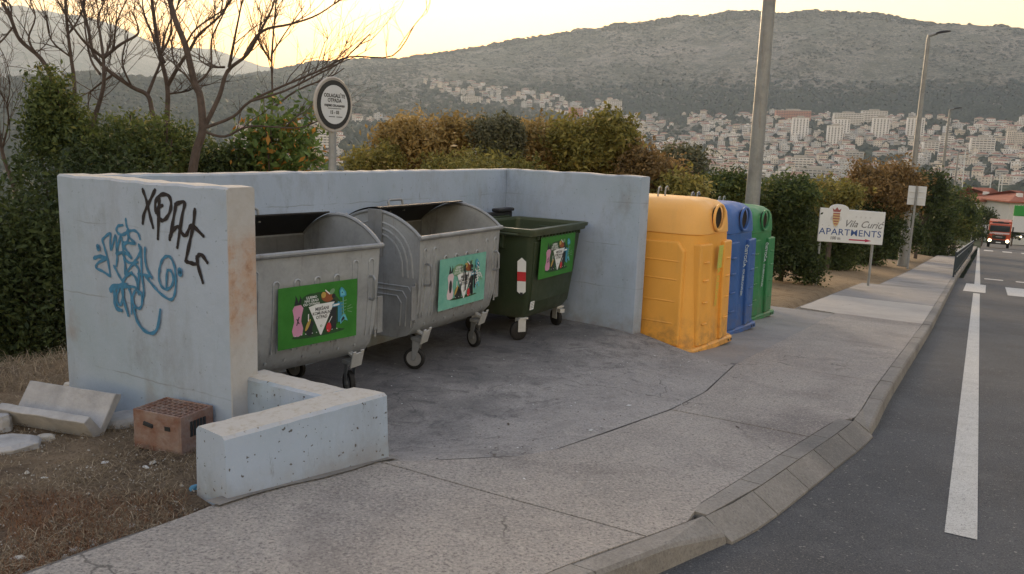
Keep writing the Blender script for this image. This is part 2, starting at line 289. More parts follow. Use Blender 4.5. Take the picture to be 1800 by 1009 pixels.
# ------------------------------------------------------------------ mesh builders
class MB:
    def __init__(s): s.v = []; s.f = []; s.m = []
    def add(s, vs, fs, mi=0):
        o = len(s.v); s.v += [tuple(p) for p in vs]; s.f += [tuple(i+o for i in f) for f in fs]; s.m += [mi]*len(fs); return s
    def box(s, a, b, mi=0, mx=None, taper=(0, 0)):
        (x0, y0, z0), (x1, y1, z1) = a, b; tx, ty = taper
        vs = [(x0, y0, z0), (x1, y0, z0), (x1, y1, z0), (x0, y1, z0), (x0+tx, y0+ty, z1), (x1-tx, y0+ty, z1), (x1-tx, y1-ty, z1), (x0+tx, y1-ty, z1)]
        if mx is not None: vs = [mx @ Vector(p) for p in vs]
        return s.add(vs, [(0, 3, 2, 1), (4, 5, 6, 7), (0, 1, 5, 4), (1, 2, 6, 5), (2, 3, 7, 6), (3, 0, 4, 7)], mi)
    def tube(s, pts, r, n=8, mi=0, cap=True, closed=False):
        pts = [Vector(p) for p in pts]; k = len(pts)
        rs = r if isinstance(r, (list, tuple)) else [r]*k
        vs = []; up = None
        for i, p in enumerate(pts):
            a = pts[i-1] if (i or closed) else p; b = pts[(i+1) % k] if (i < k-1 or closed) else p
            d = (b-a).normalized() if (b-a).length > 1e-9 else Vector((0, 0, 1))
            if up is None: up = Vector((0, 0, 1)) if abs(d.z) < .9 else Vector((1, 0, 0))
            x = up.cross(d)
            if x.length < 1e-4: x = Vector((1, 0, 0)).cross(d)
            x.normalize(); y = d.cross(x); up = y
            for j in range(n):
                an = 2*math.pi*j/n; vs.append(p + x*(math.cos(an)*rs[i]) + y*(math.sin(an)*rs[i]))
        fs = []
        for i in range(k if closed else k-1):
            for j in range(n):
                a = i*n+j; b = i*n+(j+1) % n; c = ((i+1) % k)*n+(j+1) % n; d = ((i+1) % k)*n+j; fs.append((a, d, c, b)[::-1])
        if cap and not closed: fs.append(tuple(range(n))[::-1]); fs.append(tuple((k-1)*n+j for j in range(n)))
        return s.add(vs, fs, mi)
    def prism(s, poly, z0, z1, mi=0, mx=None):     # poly in xy
        n = len(poly); vs = [(x, y, z0) for x, y in poly]+[(x, y, z1) for x, y in poly]
        if mx is not None: vs = [mx @ Vector(p) for p in vs]
        return s.add(vs, [tuple(range(n))[::-1], tuple(range(n, 2*n))]+[(i, (i+1) % n, n+(i+1) % n, n+i) for i in range(n)], mi)
    def disc(s, c, r, nrm, th, n=20, mi=0, sx=1., sy=1.):
        q = Vector(nrm).to_track_quat('Z', 'Y').to_matrix().to_4x4(); mx = Matrix.Translation(c) @ q
        return s.prism([(math.cos(2*math.pi*i/n)*r*sx, math.sin(2*math.pi*i/n)*r*sy) for i in range(n)], 0, th, mi, mx)
    def loft(s, rings, mi=0, cap=True):
        n = len(rings[0]); vs = [p for r in rings for p in r]; fs = []
        for i in range(len(rings)-1):
            for j in range(n): fs.append((i*n+j, i*n+(j+1) % n, (i+1)*n+(j+1) % n, (i+1)*n+j))
        if cap: fs.append(tuple(range(n))[::-1]); fs.append(tuple((len(rings)-1)*n+j for j in range(n)))
        return s.add(vs, fs, mi)
    def build(s, name, mats, parent=None, smooth=False, bevel=0, bseg=2, angle=35, cat=None, label=None, group=None, kind=None):
        me = bpy.data.meshes.new(name); me.from_pydata(s.v, [], s.f)
        for m in (mats if isinstance(mats, (list, tuple)) else [mats]): me.materials.append(m)
        me.polygons.foreach_set('material_index', s.m)
        me.validate(); me.update()
        o = bpy.data.objects.new(name, me); col.objects.link(o)
        if parent: o.parent = parent
        if smooth: me.shade_smooth(); 
        if smooth:
            try: me.set_sharp_from_angle(angle=rad(angle))
            except Exception: pass
        if bevel:
            b = o.modifiers.new('bevel', 'BEVEL'); b.width = bevel; b.segments = bseg; b.limit_method = 'ANGLE'; b.angle_limit = rad(40); b.harden_normals = False
        if cat: tag(o, label, cat, group)
        if kind: o['kind'] = kind
        return o
def tag(o, label, cat, group=None):
    o['label'] = label; o['category'] = cat
    if group: o['group'] = group
    return o
def thing(name, label, cat, loc=(0, 0, 0), rz=0, group=None, kind=None):
    o = bpy.data.objects.new(name, None); col.objects.link(o); o.location = loc; o.rotation_euler = (0, 0, rz); o.empty_display_size = .2
    if cat: tag(o, label, cat, group)
    if kind: o['kind'] = kind
    return o
def npmesh(name, v, f, mats, attr=None, smooth=False, parent=None, mi=None):
    me = bpy.data.meshes.new(name); v = np.asarray(v, np.float32); f = np.asarray(f, np.int32); k = f.shape[1]
    me.vertices.add(len(v)); me.vertices.foreach_set('co', v.ravel()); me.loops.add(f.size); me.loops.foreach_set('vertex_index', f.ravel())
    me.polygons.add(len(f)); me.polygons.foreach_set('loop_start', np.arange(0, f.size, k, dtype=np.int32)); me.polygons.foreach_set('loop_total', np.full(len(f), k, np.int32))
    for m in (mats if isinstance(mats, (list, tuple)) else [mats]): me.materials.append(m)
    if mi is not None: me.polygons.foreach_set('material_index', np.asarray(mi, np.int32))
    me.update(calc_edges=True)
    if attr is not None:
        a = me.attributes.new('tone', 'FLOAT', 'FACE'); a.data.foreach_set('value', np.asarray(attr, np.float32))
    if smooth: me.shade_smooth()
    o = bpy.data.objects.new(name, me); col.objects.link(o)
    if parent: o.parent = parent
    return o
def copy_tree(o, parent=None):
    c = o.copy(); col.objects.link(c)
    if parent: c.parent = parent
    for ch in list(o.children): copy_tree(ch, c)
    return c
def text_mb(mb, s, size, mx, mi=0, th=.002, shear=0, bold=0, sx=1., align='CENTER', space=1.):
    cu = bpy.data.curves.new('t', 'FONT'); cu.body = s; cu.size = size; cu.align_x = align; cu.shear = shear; cu.offset = bold; cu.extrude = th/2; cu.resolution_u = 3; cu.space_character = space
    o = bpy.data.objects.new('t', cu); col.objects.link(o); me = o.to_mesh()
    vs = [mx @ Vector((v.co.x*sx, v.co.y, v.co.z+th/2)) for v in me.vertices]
    fs = [tuple(p.vertices) for p in me.polygons]; mb.add(vs, fs, mi); o.to_mesh_clear(); bpy.data.objects.remove(o); bpy.data.curves.remove(cu)
def plane_mx(origin, xdir, ydir):              # local x,y in the plane, z out of it
    x = Vector(xdir).normalized(); y = Vector(ydir).normalized(); z = x.cross(y)
    m = Matrix((x, y, z)).transposed().to_4x4(); m.translation = origin; return m

# ------------------------------------------------------------------ terrain
def ip(x, xs, ys): return float(np.interp(x, xs, ys))
def z_at(px, py, r):
    d = ray(px, py); h = math.hypot(d.x, d.y); return EYE + d.z*r/h
PXR = [-400, 0, 60, 120, 200, 300, 400, 480, 520, 560, 620, 700, 800, 850, 900, 1000, 1100, 1200, 1300, 1350, 1450, 1500, 1560, 1650, 1750, 1800, 2300]
R3 = [150, 160, 158, 156, 154, 150, 140, 126, 117, 107, 102, 100, 85, 77, 68, 52, 38, 25, 19, 18, 18, 20, 32, 42, 50, 52, 75]
R7 = [-10, 15, 10, 20, 38, 76, 86, 110, 126, 140, 160, 170, 170, 170, 170, 170, 170, 170, 170, 170, 170, 170, 170, 170, 170, 170, 170]
PX2 = [-400, 0, 100, 200, 300, 400, 500, 600, 700, 850, 1000, 1100, 1400, 1800, 2300]
R24 = [152, 152, 148, 144, 145, 141, 134, 135, 132, 133, 150, 163, 150, 160, 170]
R20 = [155, 150, 145, 140, 141, 138, 150, 168, 168, 172, 196, 207, 202, 208, 210]
R15 = [215, 215, 215, 212, 212, 212, 215, 216, 220, 228, 236, 262, 264, 268, 270]
R10 = [290, 290, 290, 290, 290, 290, 292, 295, 297, 300, 310, 328, 332, 336, 340]
def zrows(px):
    near_r = smooth((px-1300)/400)
    return [(60, -8*(1-near_r)-5.0*near_r), (150, -22*(1-near_r)-11.5*near_r), (300, -42*(1-near_r)-24*near_r), (600, -62*(1-near_r)-44*near_r),
            (1000, z_at(px, ip(px, PX2, R10), 1000)), (1500, z_at(px, ip(px, PX2, R15), 1500)), (2000, z_at(px, ip(px, PX2, R20), 2000)),
            (2400, z_at(px, ip(px, PX2, R24), 2400)), (3000, z_at(px, ip(px, PXR, R3), 3000)), (4200, z_at(px, ip(px, PXR, R3)+90, 4200)),
            (5500, z_at(px, ip(px, PXR, R7)+70, 5500)), (7500, z_at(px, ip(px, PXR, R7), 7500)), (9500, 200.)]
def near_ground(x, y):
    u, v = UV((x, y))
    z = .45-.075*min(max(u, -25), 200)
    if v < -6.3: z -= (-6.3-v)*.42*smooth((-6.3-v)/1.5) if v > -24 else 7.4+(-24-v)*.1
    if v > 9: z -= (v-9)*.03
    return z
_cache = {}
def col_rows(px):
    k = round(px/4.)
    if k not in _cache: _cache[k] = zrows(k*4.)
    return _cache[k]
def px_of(x, y):
    az = math.atan2(x, y)
    return 908+1450*math.tan(max(-.85, min(.85, az)))
def terrain(x, y, detail=True):
    r = math.hypot(x, y)
    zn = near_ground(x, y)-.30 if r < 140 else 0
    if r < 35: return zn
    px = px_of(x, y); rows = col_rows(px)
    rs = [a for a, b in rows]; zz = [b for a, b in rows]
    z = ip(r, rs, zz)
    if r < 120:
        k = smooth((r-35)/70.)
        u, v = UV((x, y))
        if -4 < v < 14: k = 0
        elif v <= -4: k *= smooth((-4-v)/8)
        else: k *= smooth((v-14)/8)
        z = zn*(1-k)+z*k
    elif r < 320:
        u, v = UV((x, y)); k = smooth((r-120)/200.)
        zc_ = .1-.075*min(u, 170)
        if -10 < v < 30: z = zc_*(1-k)+z*k
    if detail and r > 350:
        p = Vector((x*.0016, y*.0016, 0)); a = min(1, (r-350)/900)
        q = noise.fractal(p, 1.0, 2.1, 6)
        z += a*q*(20 if 2700 > r else 10)*(1 if r < 5000 else 5)
        if 1700 < r < 3600: z += -16*abs(noise.noise(Vector((math.atan2(x, y)*16+q*.8, r*.0007, 5))))*smooth((r-1700)/500)*smooth((3600-r)/700)
        if r > 900: z += a*noise.fractal(Vector((x*.012, y*.012, 3)), 1., 2., 4)*4.5
    return z
azs = list(np.radians(np.arange(-36, 36.01, .13)))
rest = list(np.radians(np.arange(40, 320.1, 5)))
allaz = azs+rest
rads = list(np.concatenate([[0.5, 3, 8, 15, 25], np.geomspace(35, 600, 26), np.arange(640, 3200, 26), np.geomspace(3250, 9500, 34)]))
V = []
for r in rads:
    for a in allaz:
        x, y = math.sin(a)*r, math.cos(a)*r; V.append((x, y, terrain(x, y)))
na = len(allaz); Fq = []
for i in range(len(rads)-1):
    for j in range(na): Fq.append((i*na+j, i*na+(j+1) % na, (i+1)*na+(j+1) % na, (i+1)*na+j))
Fq = np.array(Fq)[:, ::-1]
g = npmesh('hills', V, Fq, [M['hill']], smooth=True); g['kind'] = 'structure'

def hit(px, py, r0=700, r1=3400):               # where the line of sight meets the hillside
    d = ray(px, py); h = math.hypot(d.x, d.y); d = d/h; r = r0; prev = r0
    while r < r1:
        p = C0+d*r
        if terrain(p.x, p.y) >= p.z:
            a, b = prev, r
            for _ in range(7):
                m_ = (a+b)/2; p = C0+d*m_
                if terrain(p.x, p.y) >= p.z: b = m_
                else: a = m_
            p = C0+d*b; return Vector((p.x, p.y, terrain(p.x, p.y)))
        prev = r; r += 30
    return None

# ------------------------------------------------------------------ road, pavement, kerb
def strip(name, us, vl, vr, zf, m, parent=None, kind=None, thick=0):
    mb = MB(); n = len(us)
    vs = [W(u, vl(u), zf(u)) for u in us]+[W(u, vr(u), zf(u)) for u in us]
    mb.add(vs, [(i, n+i, n+i+1, i+1) for i in range(n-1)]); return mb.build(name, m, parent, kind=kind)
OUT = [(-20, -1.6), (1, -1.6), (2, -1.52), (2.6, -1.38), (3.27, -1.21), (3.98, -.95), (4.73, -.85), (5.46, -.78), (6.3, -.68), (6.86, -.62), (8.3, -.65), (15, -.64), (33, -.78), (130, -.9)]
ou = [a for a, b in OUT]; ov = [b for a, b in OUT]
vo = lambda u: sum(ip(u+d, ou, ov) for d in (-.4, -.25, -.1, .1, .25, .4))/6 if 1 < u < 9 else ip(u, ou, ov)
us = [-20, -5]+list(np.arange(-4, 40, 1.))+list(np.arange(40, 175, 6))
strip('road', us, lambda u: -2.2 if u < 8 else -1.6 if u < 34 else -.6, lambda u: 8.6, zr, M['asphalt'], kind='structure')
def mark(name, us, v0, v1, dz=.004, label=None):
    o = strip(name, us, v0, v1, lambda u: zr(u)+dz, M['paint'], kind='structure'); return o
lv = lambda u: ip(u, [4.9, 14.3, 32, 106], [-.02, -.09, -.22, -.85])
mark('edge_line', [4.95]+list(np.arange(6, 26.2, 1)), lambda u: lv(u)-.0, lambda u: lv(u)+.16)
mark('edge_line', [30.6]+list(np.arange(32, 110, 4)), lambda u: lv(u), lambda u: lv(u)+.17)
for k in range(7):
    if k == 0: a, b = -.44, .12
    else: a, b = .66+(k-1)*1.1, 1.18+(k-1)*1.1
    mark('crossing_stripe', [26.5, 30.6], lambda u, a=a: a, lambda u, b=b: b, .008)
for k in range(4): mark('yield_mark', [34.6, 35.3], lambda u, k=k: .06+k*1.0, lambda u, k=k: .66+k*1.0, .008)
for k in range(4): mark('far_crossing_stripe', [92, 97], lambda u, k=k: -.2+k*1.6, lambda u, k=k: .6+k*1.6, .008)
# kerb stones
kb = thing('kerb', None, None, (0, 0, 0), kind='structure')
def kerb_run(a, b, L, raised=True):
    u = a
    while u < b-.05:
        e = min(u+L, b); mb = MB(); g_ = .006
        jz = random.uniform(-.004, .004)
        for (p, q) in (((u+g_), (e-g_)),):
            pts = [p+(q-p)*t/2 for t in range(3)]
            rows = []
            for s_ in pts:
                vo_, vi = vo(s_), vo(s_)-(.12 if raised else .115)
                if raised:
                    top = zs(s_)+.002+jz; bl = max(smooth((s_-3.45)/.53) if s_ < 4 else 0, smooth((7.45-s_)/.59) if s_ > 6.8 else 0)*.062
                    rows.append([W(s_, vi, top-.2), W(s_, vi, top), W(s_, vo_-.015, top-bl), W(s_, vo_, top-.018-bl), W(s_, vo_+.015, zr(s_)-.04)])
                else: rows.append([W(s_, vi-.0, zr(s_)-.1), W(s_, vi, zs(s_)-.004+jz), W(s_, (vi+vo_+.03)/2, (zs(s_)+zr(s_))/2+.004), W(s_, vo_+.03, zr(s_)+.014), W(s_, vo_+.035, zr(s_)-.04)])
            n = 5; vs = [x for r_ in rows for x in r_]; fs = []
            for i in range(2):
                for j in range(n-1): fs.append((i*n+j, (i+1)*n+j, (i+1)*n+j+1, i*n+j+1)[::-1])
            fs.append((0, 1, 2, 3, 4)); fs.append(tuple(2*n+j for j in range(n))[::-1])
            mb.add(vs, fs)
        mb.build('kerb_stone', M['kerb'], kb)
        u = e
kerb_run(-4, 3.02, .98); kerb_run(3.02, 3.98, .96); kerb_run(3.98, 6.86, .58, False); kerb_run(6.86, 60, 1.0)
# second row of low stones beside the dropped kerb
u = 4.0
while u < 6.8:
    e = min(u+.70, 6.82); mb = MB()
    f_ = lambda s: -1.18+(s-4)*.115
    vs = []
    for s_ in (u+.005, e-.005): vs += [W(s_, f_(s_), zs(s_)-.1), W(s_, f_(s_), zs(s_)+.001), W(s_, vo(s_)-.119, zs(s_)-.003), W(s_, vo(s_)-.119, zs(s_)-.1)]
    mb.add(vs, [(0, 1, 5, 4)[::-1], (1, 2, 6, 5)[::-1], (2, 3, 7, 6)[::-1], (0, 3, 2, 1)[::-1], (4, 5, 6, 7)[::-1]]); mb.build('kerb_stone', M['kerb'], kb); u = e
# pavement panels
JL = [(-20, -3.3), (1.0, -3.0), (2.3, -3.03), (2.6, -3.06), (3.48, -2.91), (3.62, -2.76), (4.28, -2.22), (5.01, -2.12), (6.03, -1.99), (6.85, -1.97), (8.45, -2.13), (14.4, -2.13), (15.2, -2.13)]
ju = [a for a, b in JL]; jv = [b for a, b in JL]
def vleft(u):
    if u < 15.0: return ip(u, ju, jv)
    if u < 23.7: return -2.78
    return ip(u, [23.7, 33, 82, 130], [-2.36, -2.34, -2.8, -2.9])
pv = thing('pavement', None, None, kind='structure')
edges = [-12, -6, -2.4, .6, 3.52, 6.02, 8.75, 11.6, 14.9, 18.7, 23.7, 28.0, 33.2, 40, 50, 62, 76, 92, 110]
for i in range(len(edges)-1):
    a, b = edges[i]+.007, edges[i+1]-.007; n = max(3, int((b-a)/.25) if b < 20 else 5)
    mb = MB(); pts = list(np.linspace(a, b, n)); jz = random.uniform(-.003, .003); vs = []; K = 8
    for s_ in pts:
        l = vleft(s_)+.006
        if 23 < a < 23.8: l = -2.36
        rr = vo(s_)-.127
        if 3.98 < s_ < 6.84: rr = -1.18+(s_-4)*.115-.006
        for k in range(K): 
            v_ = l+(rr-l)*k/(K-1); q = W(s_, v_); vs.append(W(s_, v_, zs(s_)+jz+.006*noise.noise(Vector((q.x*1.5, q.y*1.5, 0)))))
    fs = [(i_*K+k, (i_+1)*K+k, (i_+1)*K+k+1, i_*K+k+1)[::-1] for i_ in range(n-1) for k in range(K-1)]
    # skirts so that the joints have depth
    base = len(vs); rim = [k for k in range(K)]+[i_*K+K-1 for i_ in range(1, n)]+[(n-1)*K+k for k in range(K-2, -1, -1)]+[i_*K for i_ in range(n-2, 0, -1)]
    for r_ in rim: p = vs[r_]; vs.append(Vector((p.x, p.y, p.z-.12)))
    m_ = len(rim); fs += [(rim[k], rim[(k+1) % m_], base+(k+1) % m_, base+k) for k in range(m_)]
    mb.add(vs, fs); mb.build('paving_slab', M['newslab'] if i == 8 else M['bay'] if i in (9, 10, 11, 12) else M['pave'], pv)
# mortar bed below the joints
strip('joint_bed', list(np.arange(-12, 110, 1.)), lambda u: vleft(u)-.05, lambda u: vo(u)-(.17 if 3.5 < u < 7.2 else .03), lambda u: zs(u)-.02, M['mortar'], pv)
# pad inside the enclosure, ramping to the pavement joint
def padz(u, v):
    l = vleft(u); k = smooth((v+3.7)/(l+3.7)) if v > -3.7 else 0
    return zs(u)*k + .012*noise.noise(Vector((u*.8, v*.8, 1)))*(1-k)
mb = MB(); nu, nv = 60, 34; vs = []
for i in range(nu+1):
    for j in range(nv+1):
        t_ = j/nv; u0 = 3.30+(8.78-3.30)*i/nu
        ur = ip(t_, [0, .5, .62, 1], [8.85, 8.72, 8.70, 8.36]); u_ = 3.40+(ur-3.40)*i/nu
        l = vleft(u_)-.008; v_ = -5.3+(l+5.3)*t_
        vs.append(W(u_, v_, padz(u_, v_)))
fs = [(i*(nv+1)+j, (i+1)*(nv+1)+j, (i+1)*(nv+1)+j+1, i*(nv+1)+j+1)[::-1] for i in range(nu) for j in range(nv)]
b_ = len(vs)
for j in range(nv+1): p = vs[nu*(nv+1)+j]; vs.append(Vector((p.x, p.y, p.z-.4)))
fs += [(nu*(nv+1)+j, b_+j, b_+j+1, nu*(nv+1)+j+1)[::-1] for j in range(nv)]
mb.add(vs, fs); mb.build('container_pad', M['pad'], smooth=True, angle=40, kind='structure')
# lower bay for the recycling containers
mb = MB(); vs = []; n = 30
for i in range(n+1):
    u_ = 8.0+(14.88-8.0)*i/n
    for v_ in (-5.4, -3.7, min(vleft(u_), -2.13)-.01): vs.append(W(u_, v_, zs(u_)-.012))
mb.add(vs, [(i*3+k, (i+1)*3+k, (i+1)*3+k+1, i*3+k+1)[::-1] for i in range(n) for k in range(2)]); mb.build('recycling_bay', M['bay'], kind='structure')

# ------------------------------------------------------------------ dirt verge, hi-res near the camera
def verge(u0, u1, v0, v1, step, name, m, amp):
    us_ = np.arange(u0, u1+1e-6, step); vs_ = np.arange(v0, v1+1e-6, step); V = []
    for u in us_:
        for v in vs_:
            p = W(u, v); z = near_ground(p.x, p.y)-.015
            z += amp*(noise.fractal(Vector((p.x*2.2, p.y*2.2, 0)), 1., 2., 5)) + amp*.5*noise.noise(Vector((p.x*.5, p.y*.5, 5)))
            if u < 15 and v > -3.6: z -= .02*smooth((v+3.6)/.5)
            if u > 15 and v > -3.3: z -= .03
            if (3.36 < u < 8.9 and v > -5.32) or (u >= 8.8 and u < 14.9 and v > -5.35): z = min(z, -.9)
            if v > (vleft(u)-.03 if u < 3.3 or u > 14.9 else 0) : z -= .25
            V.append((p.x, p.y, z))
    a, b = len(us_), len(vs_); Fq = [(i*b+j, (i+1)*b+j, (i+1)*b+j+1, i*b+j+1)[::-1] for i in range(a-1) for j in range(b-1)]
    o = npmesh(name, V, Fq, [m], smooth=True); o['kind'] = 'structure'; return o
verge(-3, 15.0, -14, -2.6, .07, 'dirt_verge', M['soil'], .028)
verge(15.0, 120, -20, -2.0, .4, 'sandy_verge', M['soil'], .03)

# ------------------------------------------------------------------ enclosure walls (one cast piece), origin at the foot of the left wall's end
EO = W(3.24, -3.74, 0)
def wavy_wall(mb, a, b, th, z0f, z1, side, seg=.09, mi=0):
    # a,b: (u,v) of the visible face line; th: thickness vector (du,dv)
    a = Vector(a); b = Vector(b); th = Vector(th); L = (b-a).length; n = max(2, int(L/seg)); rings = []
    for i in range(n+1):
        p = a.lerp(b, i/n); q = p+th; ring = []
        cham = .014
        def P(c, z, k): 
            e = .002*noise.noise(Vector((c.x*9, c.y*9, z*9+k))); return (c.x+e, c.y+e, z)
        zt = z1+.007*noise.noise(Vector((p.x*3, p.y*3, 7)))+.008*noise.noise(Vector((p.x*19, p.y*19, 7)))
        for k, z in enumerate((z0f, .45, .9, 1.3, zt-cham)): ring.append(P(p, min(z, zt-cham), 0))
        ring.append(P(p+th*(cham/th.length), zt, 1)); ring.append(P(q-th*(cham/th.length), zt, 2))
        for z in (zt-cham, 1.3, .9, .45, z0f): ring.append(P(q, min(z, zt-cham), 3))
        rings.append([W(x, y, z)-EO for x, y, z in ring])
    rings = [[Vector((r.x*math.cos(TH)+r.y*math.sin(TH), -r.x*math.sin(TH)+r.y*math.cos(TH), r.z)) for r in ring] for ring in rings]
    mb.loft(rings, mi)
WT = 1.735
enc = thing('waste_enclosure', 'tall U-shaped concrete wall sprayed with black and blue graffiti round the waste containers', 'wall', EO, TH)
mb = MB(); wavy_wall(mb, (3.24, -5.36), (3.24, -3.74), (.20, 0), -.1, WT, 0); mb.build('left_wall', M['wall'], enc, smooth=True, angle=30)
mb = MB(); wavy_wall(mb, (3.445, -5.19), (8.98, -5.19), (0, -.17), -.3, WT-.002, 0); mb.build('back_wall', M['wall'], enc, smooth=True, angle=30)
mb = MB(); wavy_wall(mb, (8.79, -5.185), (8.55, -3.33), (.19, .02), -.5, WT+.003, 0); mb.build('right_wall', M['wall'], enc, smooth=True, angle=30)

# graffiti on the outer face of the left wall: flat sprayed strokes
def on_wall(px, py, lift):
    d = ray(px, py); # plane u = 3.28 - lift
    un = Vector((RU[0], RU[1], 0)); t = (3.24-lift)/(un.dot(d)); p = C0+d*t; r = p-EO
    return Vector((r.x*math.cos(TH)+r.y*math.sin(TH), -r.x*math.sin(TH)+r.y*math.cos(TH), r.z))
def catmull(P, k=7):
    if len(P) < 3: return P
    Q = [P[0]]+P+[P[-1]]; out = []
    for i in range(1, len(Q)-2):
        for j in range(k):
            t = j/k; a, b, c, d = Q[i-1], Q[i], Q[i+1], Q[i+2]
            out.append((b*2+(c-a)*t+(a*2-b*5+c*4-d)*t*t+(b*3-a-c*3+d)*t**3)*.5)
    out.append(Q[-2]); return out
def spray(strokes, ox, oy, sc_, m, name, wd):
    mb = MB(); lift = .003
    for st in strokes:
        wk = wd
        if isinstance(st[0], (int, float)): wk = wd*st[0]; st = st[1:]
        lift += .00025
        P = catmull([on_wall(ox+x/sc_, oy+y/sc_, lift) for x, y in st]); n = len(P); vs = []
        if n == 1: continue
        for i in range(n):
            a = P[max(0, i-1)]; b = P[min(n-1, i+1)]; d = (b-a); d.x = 0
            if d.length < 1e-6: d = Vector((0, 1, 0))
            d.normalize(); nn = Vector((0, -d.z, d.y)); e = wk*(.5 if i in (0, n-1) else .85+.15*math.sin(i*.9))
            vs += [P[i]+nn*e, P[i]-nn*e]
        mb.add(vs, [(2*i, 2*i+1, 2*i+3, 2*i+2) for i in range(n-1)])
        for e_ in (P[0], P[-1]):
            k = 8; mb.add([e_+Vector((-.0001, math.cos(j*math.pi/4)*wk*.8, math.sin(j*math.pi/4)*wk*.8)) for j in range(k)], [tuple(range(k))])
    o = mb.build(name, m, enc); o['label'] = 'black spray-painted letters' if 'k' in m.name[:6] and 'black' in m.name else 'blue spray-painted tag with a spiral'; return o
BK = [[(362, 128), (378, 175), (392, 235), (406, 288)], [(414, 130), (390, 180), (368, 230), (362, 270)],
      [(1.1, ), ] and [(432, 165), (430, 230), (426, 335)], [(418, 225), (416, 180), (440, 150), (472, 155), (482, 195), (468, 240), (445, 258), (428, 240), (428, 205), (445, 195)],
      [(500, 190), (538, 182), (528, 240), (508, 372)], [(502, 192), (490, 260), (476, 338)], [(476, 330), (490, 300), (512, 285), (530, 315), (545, 320), (560, 290), (572, 280), (618, 324)],
      [(582, 212), (575, 280), (560, 350), (543, 430)], [(543, 430), (565, 438), (590, 440), (596, 408), (612, 405), (635, 436)], [(590, 412), (597, 455), (616, 520)]]
spray(BK, 100, 280, 2.4025, M['spray_k'], 'graffiti', .0145)
BL = [[(325, 22), (330, 70), (345, 105)], [(345, 105), (320, 145), (275, 145), (250, 115), (262, 80), (300, 72)], [(300, 150), (340, 125), (390, 115), (425, 140), (440, 185)],
      [(135, 190), (165, 160), (200, 138), (200, 200), (205, 270), (225, 210), (240, 155), (250, 220), (252, 290), (268, 215), (285, 160), (300, 230), (305, 290)],
      [(135, 190), (155, 260), (180, 350), (200, 480)], [(200, 485), (140, 445), (85, 415), (110, 370), (180, 345)], [1.4, (70, 338), (110, 325), (165, 335)],
      [(252, 290), (255, 340), (250, 400)], [(230, 400), (260, 460), (300, 530)], [1.3, (250, 300), (300, 295), (345, 310), (368, 335)], [(340, 150), (370, 190), (400, 220), (310, 210)],
      [(345, 120), (340, 200), (310, 240), (340, 290), (365, 325)], [(300, 300), (330, 360), (375, 380), (420, 370)], [(430, 230), (440, 290), (400, 360), (330, 450), (320, 470)], [(445, 250), (450, 360), (455, 480), (470, 600), (462, 680)],
      [(310, 330), (320, 400), (320, 470), (360, 460), (400, 490), (420, 560), (430, 630)], [(375, 380), (410, 400), (430, 450), (425, 620)], [(480, 255), (480, 340), (495, 420), (535, 500)], [(425, 465), (480, 475), (535, 490)],
      [1.2, (300, 530), (330, 480), (370, 455)], [(480, 480), (540, 555), (600, 620), (680, 672), (715, 640), (728, 540), (720, 420), (690, 340), (655, 322), (620, 350), (598, 420), (592, 500), (610, 560), (650, 590), (695, 560), (708, 500), (690, 445), (665, 435), (655, 470), (652, 570)],
      [2.0, (205, 600), (215, 575), (290, 560), (330, 555)], [1.5, (235, 600), (235, 680), (250, 740), (290, 760)], [(270, 590), (252, 640), (260, 700), (285, 715), (300, 640), (290, 590)], [1.3, (300, 590), (310, 680), (345, 800)], [(345, 575), (370, 650), (372, 785)],
      [(300, 575), (345, 568), (400, 575), (430, 630)], [(400, 600), (380, 660), (395, 720), (430, 745), (455, 710), (450, 630), (425, 600)], [1.2, (390, 740), (410, 830), (460, 910), (530, 945), (580, 900), (603, 755)],
      [2.2, (100, 245), (103, 262)], [2.6, (760, 440), (762, 462)]]
spray(BL, 150, 380, 4.586, M['spray_b'], 'graffiti', .0105)

# ------------------------------------------------------------------ low L-shaped wall
LO = W(3.0, -3.0, .2)
def toL(p): r = p-LO; return Vector((r.x*math.cos(TH)+r.y*math.sin(TH), -r.x*math.sin(TH)+r.y*math.cos(TH), r.z))
lw = thing('low_wall', 'knee-high pale concrete wall bent into an L at the front left of the enclosure', 'wall', LO, TH)
def low_prism(quadtop, z1, z0, flare, name):
    n = 14; mb = MB()
    (a, b, c, d) = [Vector(p) for p in quadtop]; cen = (a+b+c+d)/4
    rings = []
    for i in range(n+1):
        t = i/n; p = a.lerp(b, t); q = d.lerp(c, t); ring = []
        for k, (pt, z) in enumerate(((p, z0), (p, .30), (p, .45), (p, z1-.016), (p.lerp(q, .07), z1), (p.lerp(q, .5), z1+.004), (p.lerp(q, .93), z1), (q, z1-.016), (q, .45), (q, .30), (q, z0))):
            fl = (z1-z)*flare; o = (pt-cen); oo = (p-q).normalized()*(fl if k < 4 else -fl if k > 6 else 0)
            e = .006*noise.noise(Vector((pt.x*11, pt.y*11, z*11))); ring.append(toL(W(pt.x+oo.x+e, pt.y+oo.y+e, z+.005*noise.noise(Vector((pt.x*14, pt.y*14, 2+k))))))
        rings.append(ring)
    mb.loft(rings); return mb.build(name, M['lowwall'], lw, smooth=True, angle=35)
low_prism([(2.585, -3.045), (3.60, -2.875), (3.575, -3.115), (2.62, -3.285)], .602, .1, .05, 'front_arm')
low_prism([(3.36, -3.79), (3.352, -3.13), (3.545, -3.10), (3.55, -3.79)], .600, -.2, .02, 'side_arm')

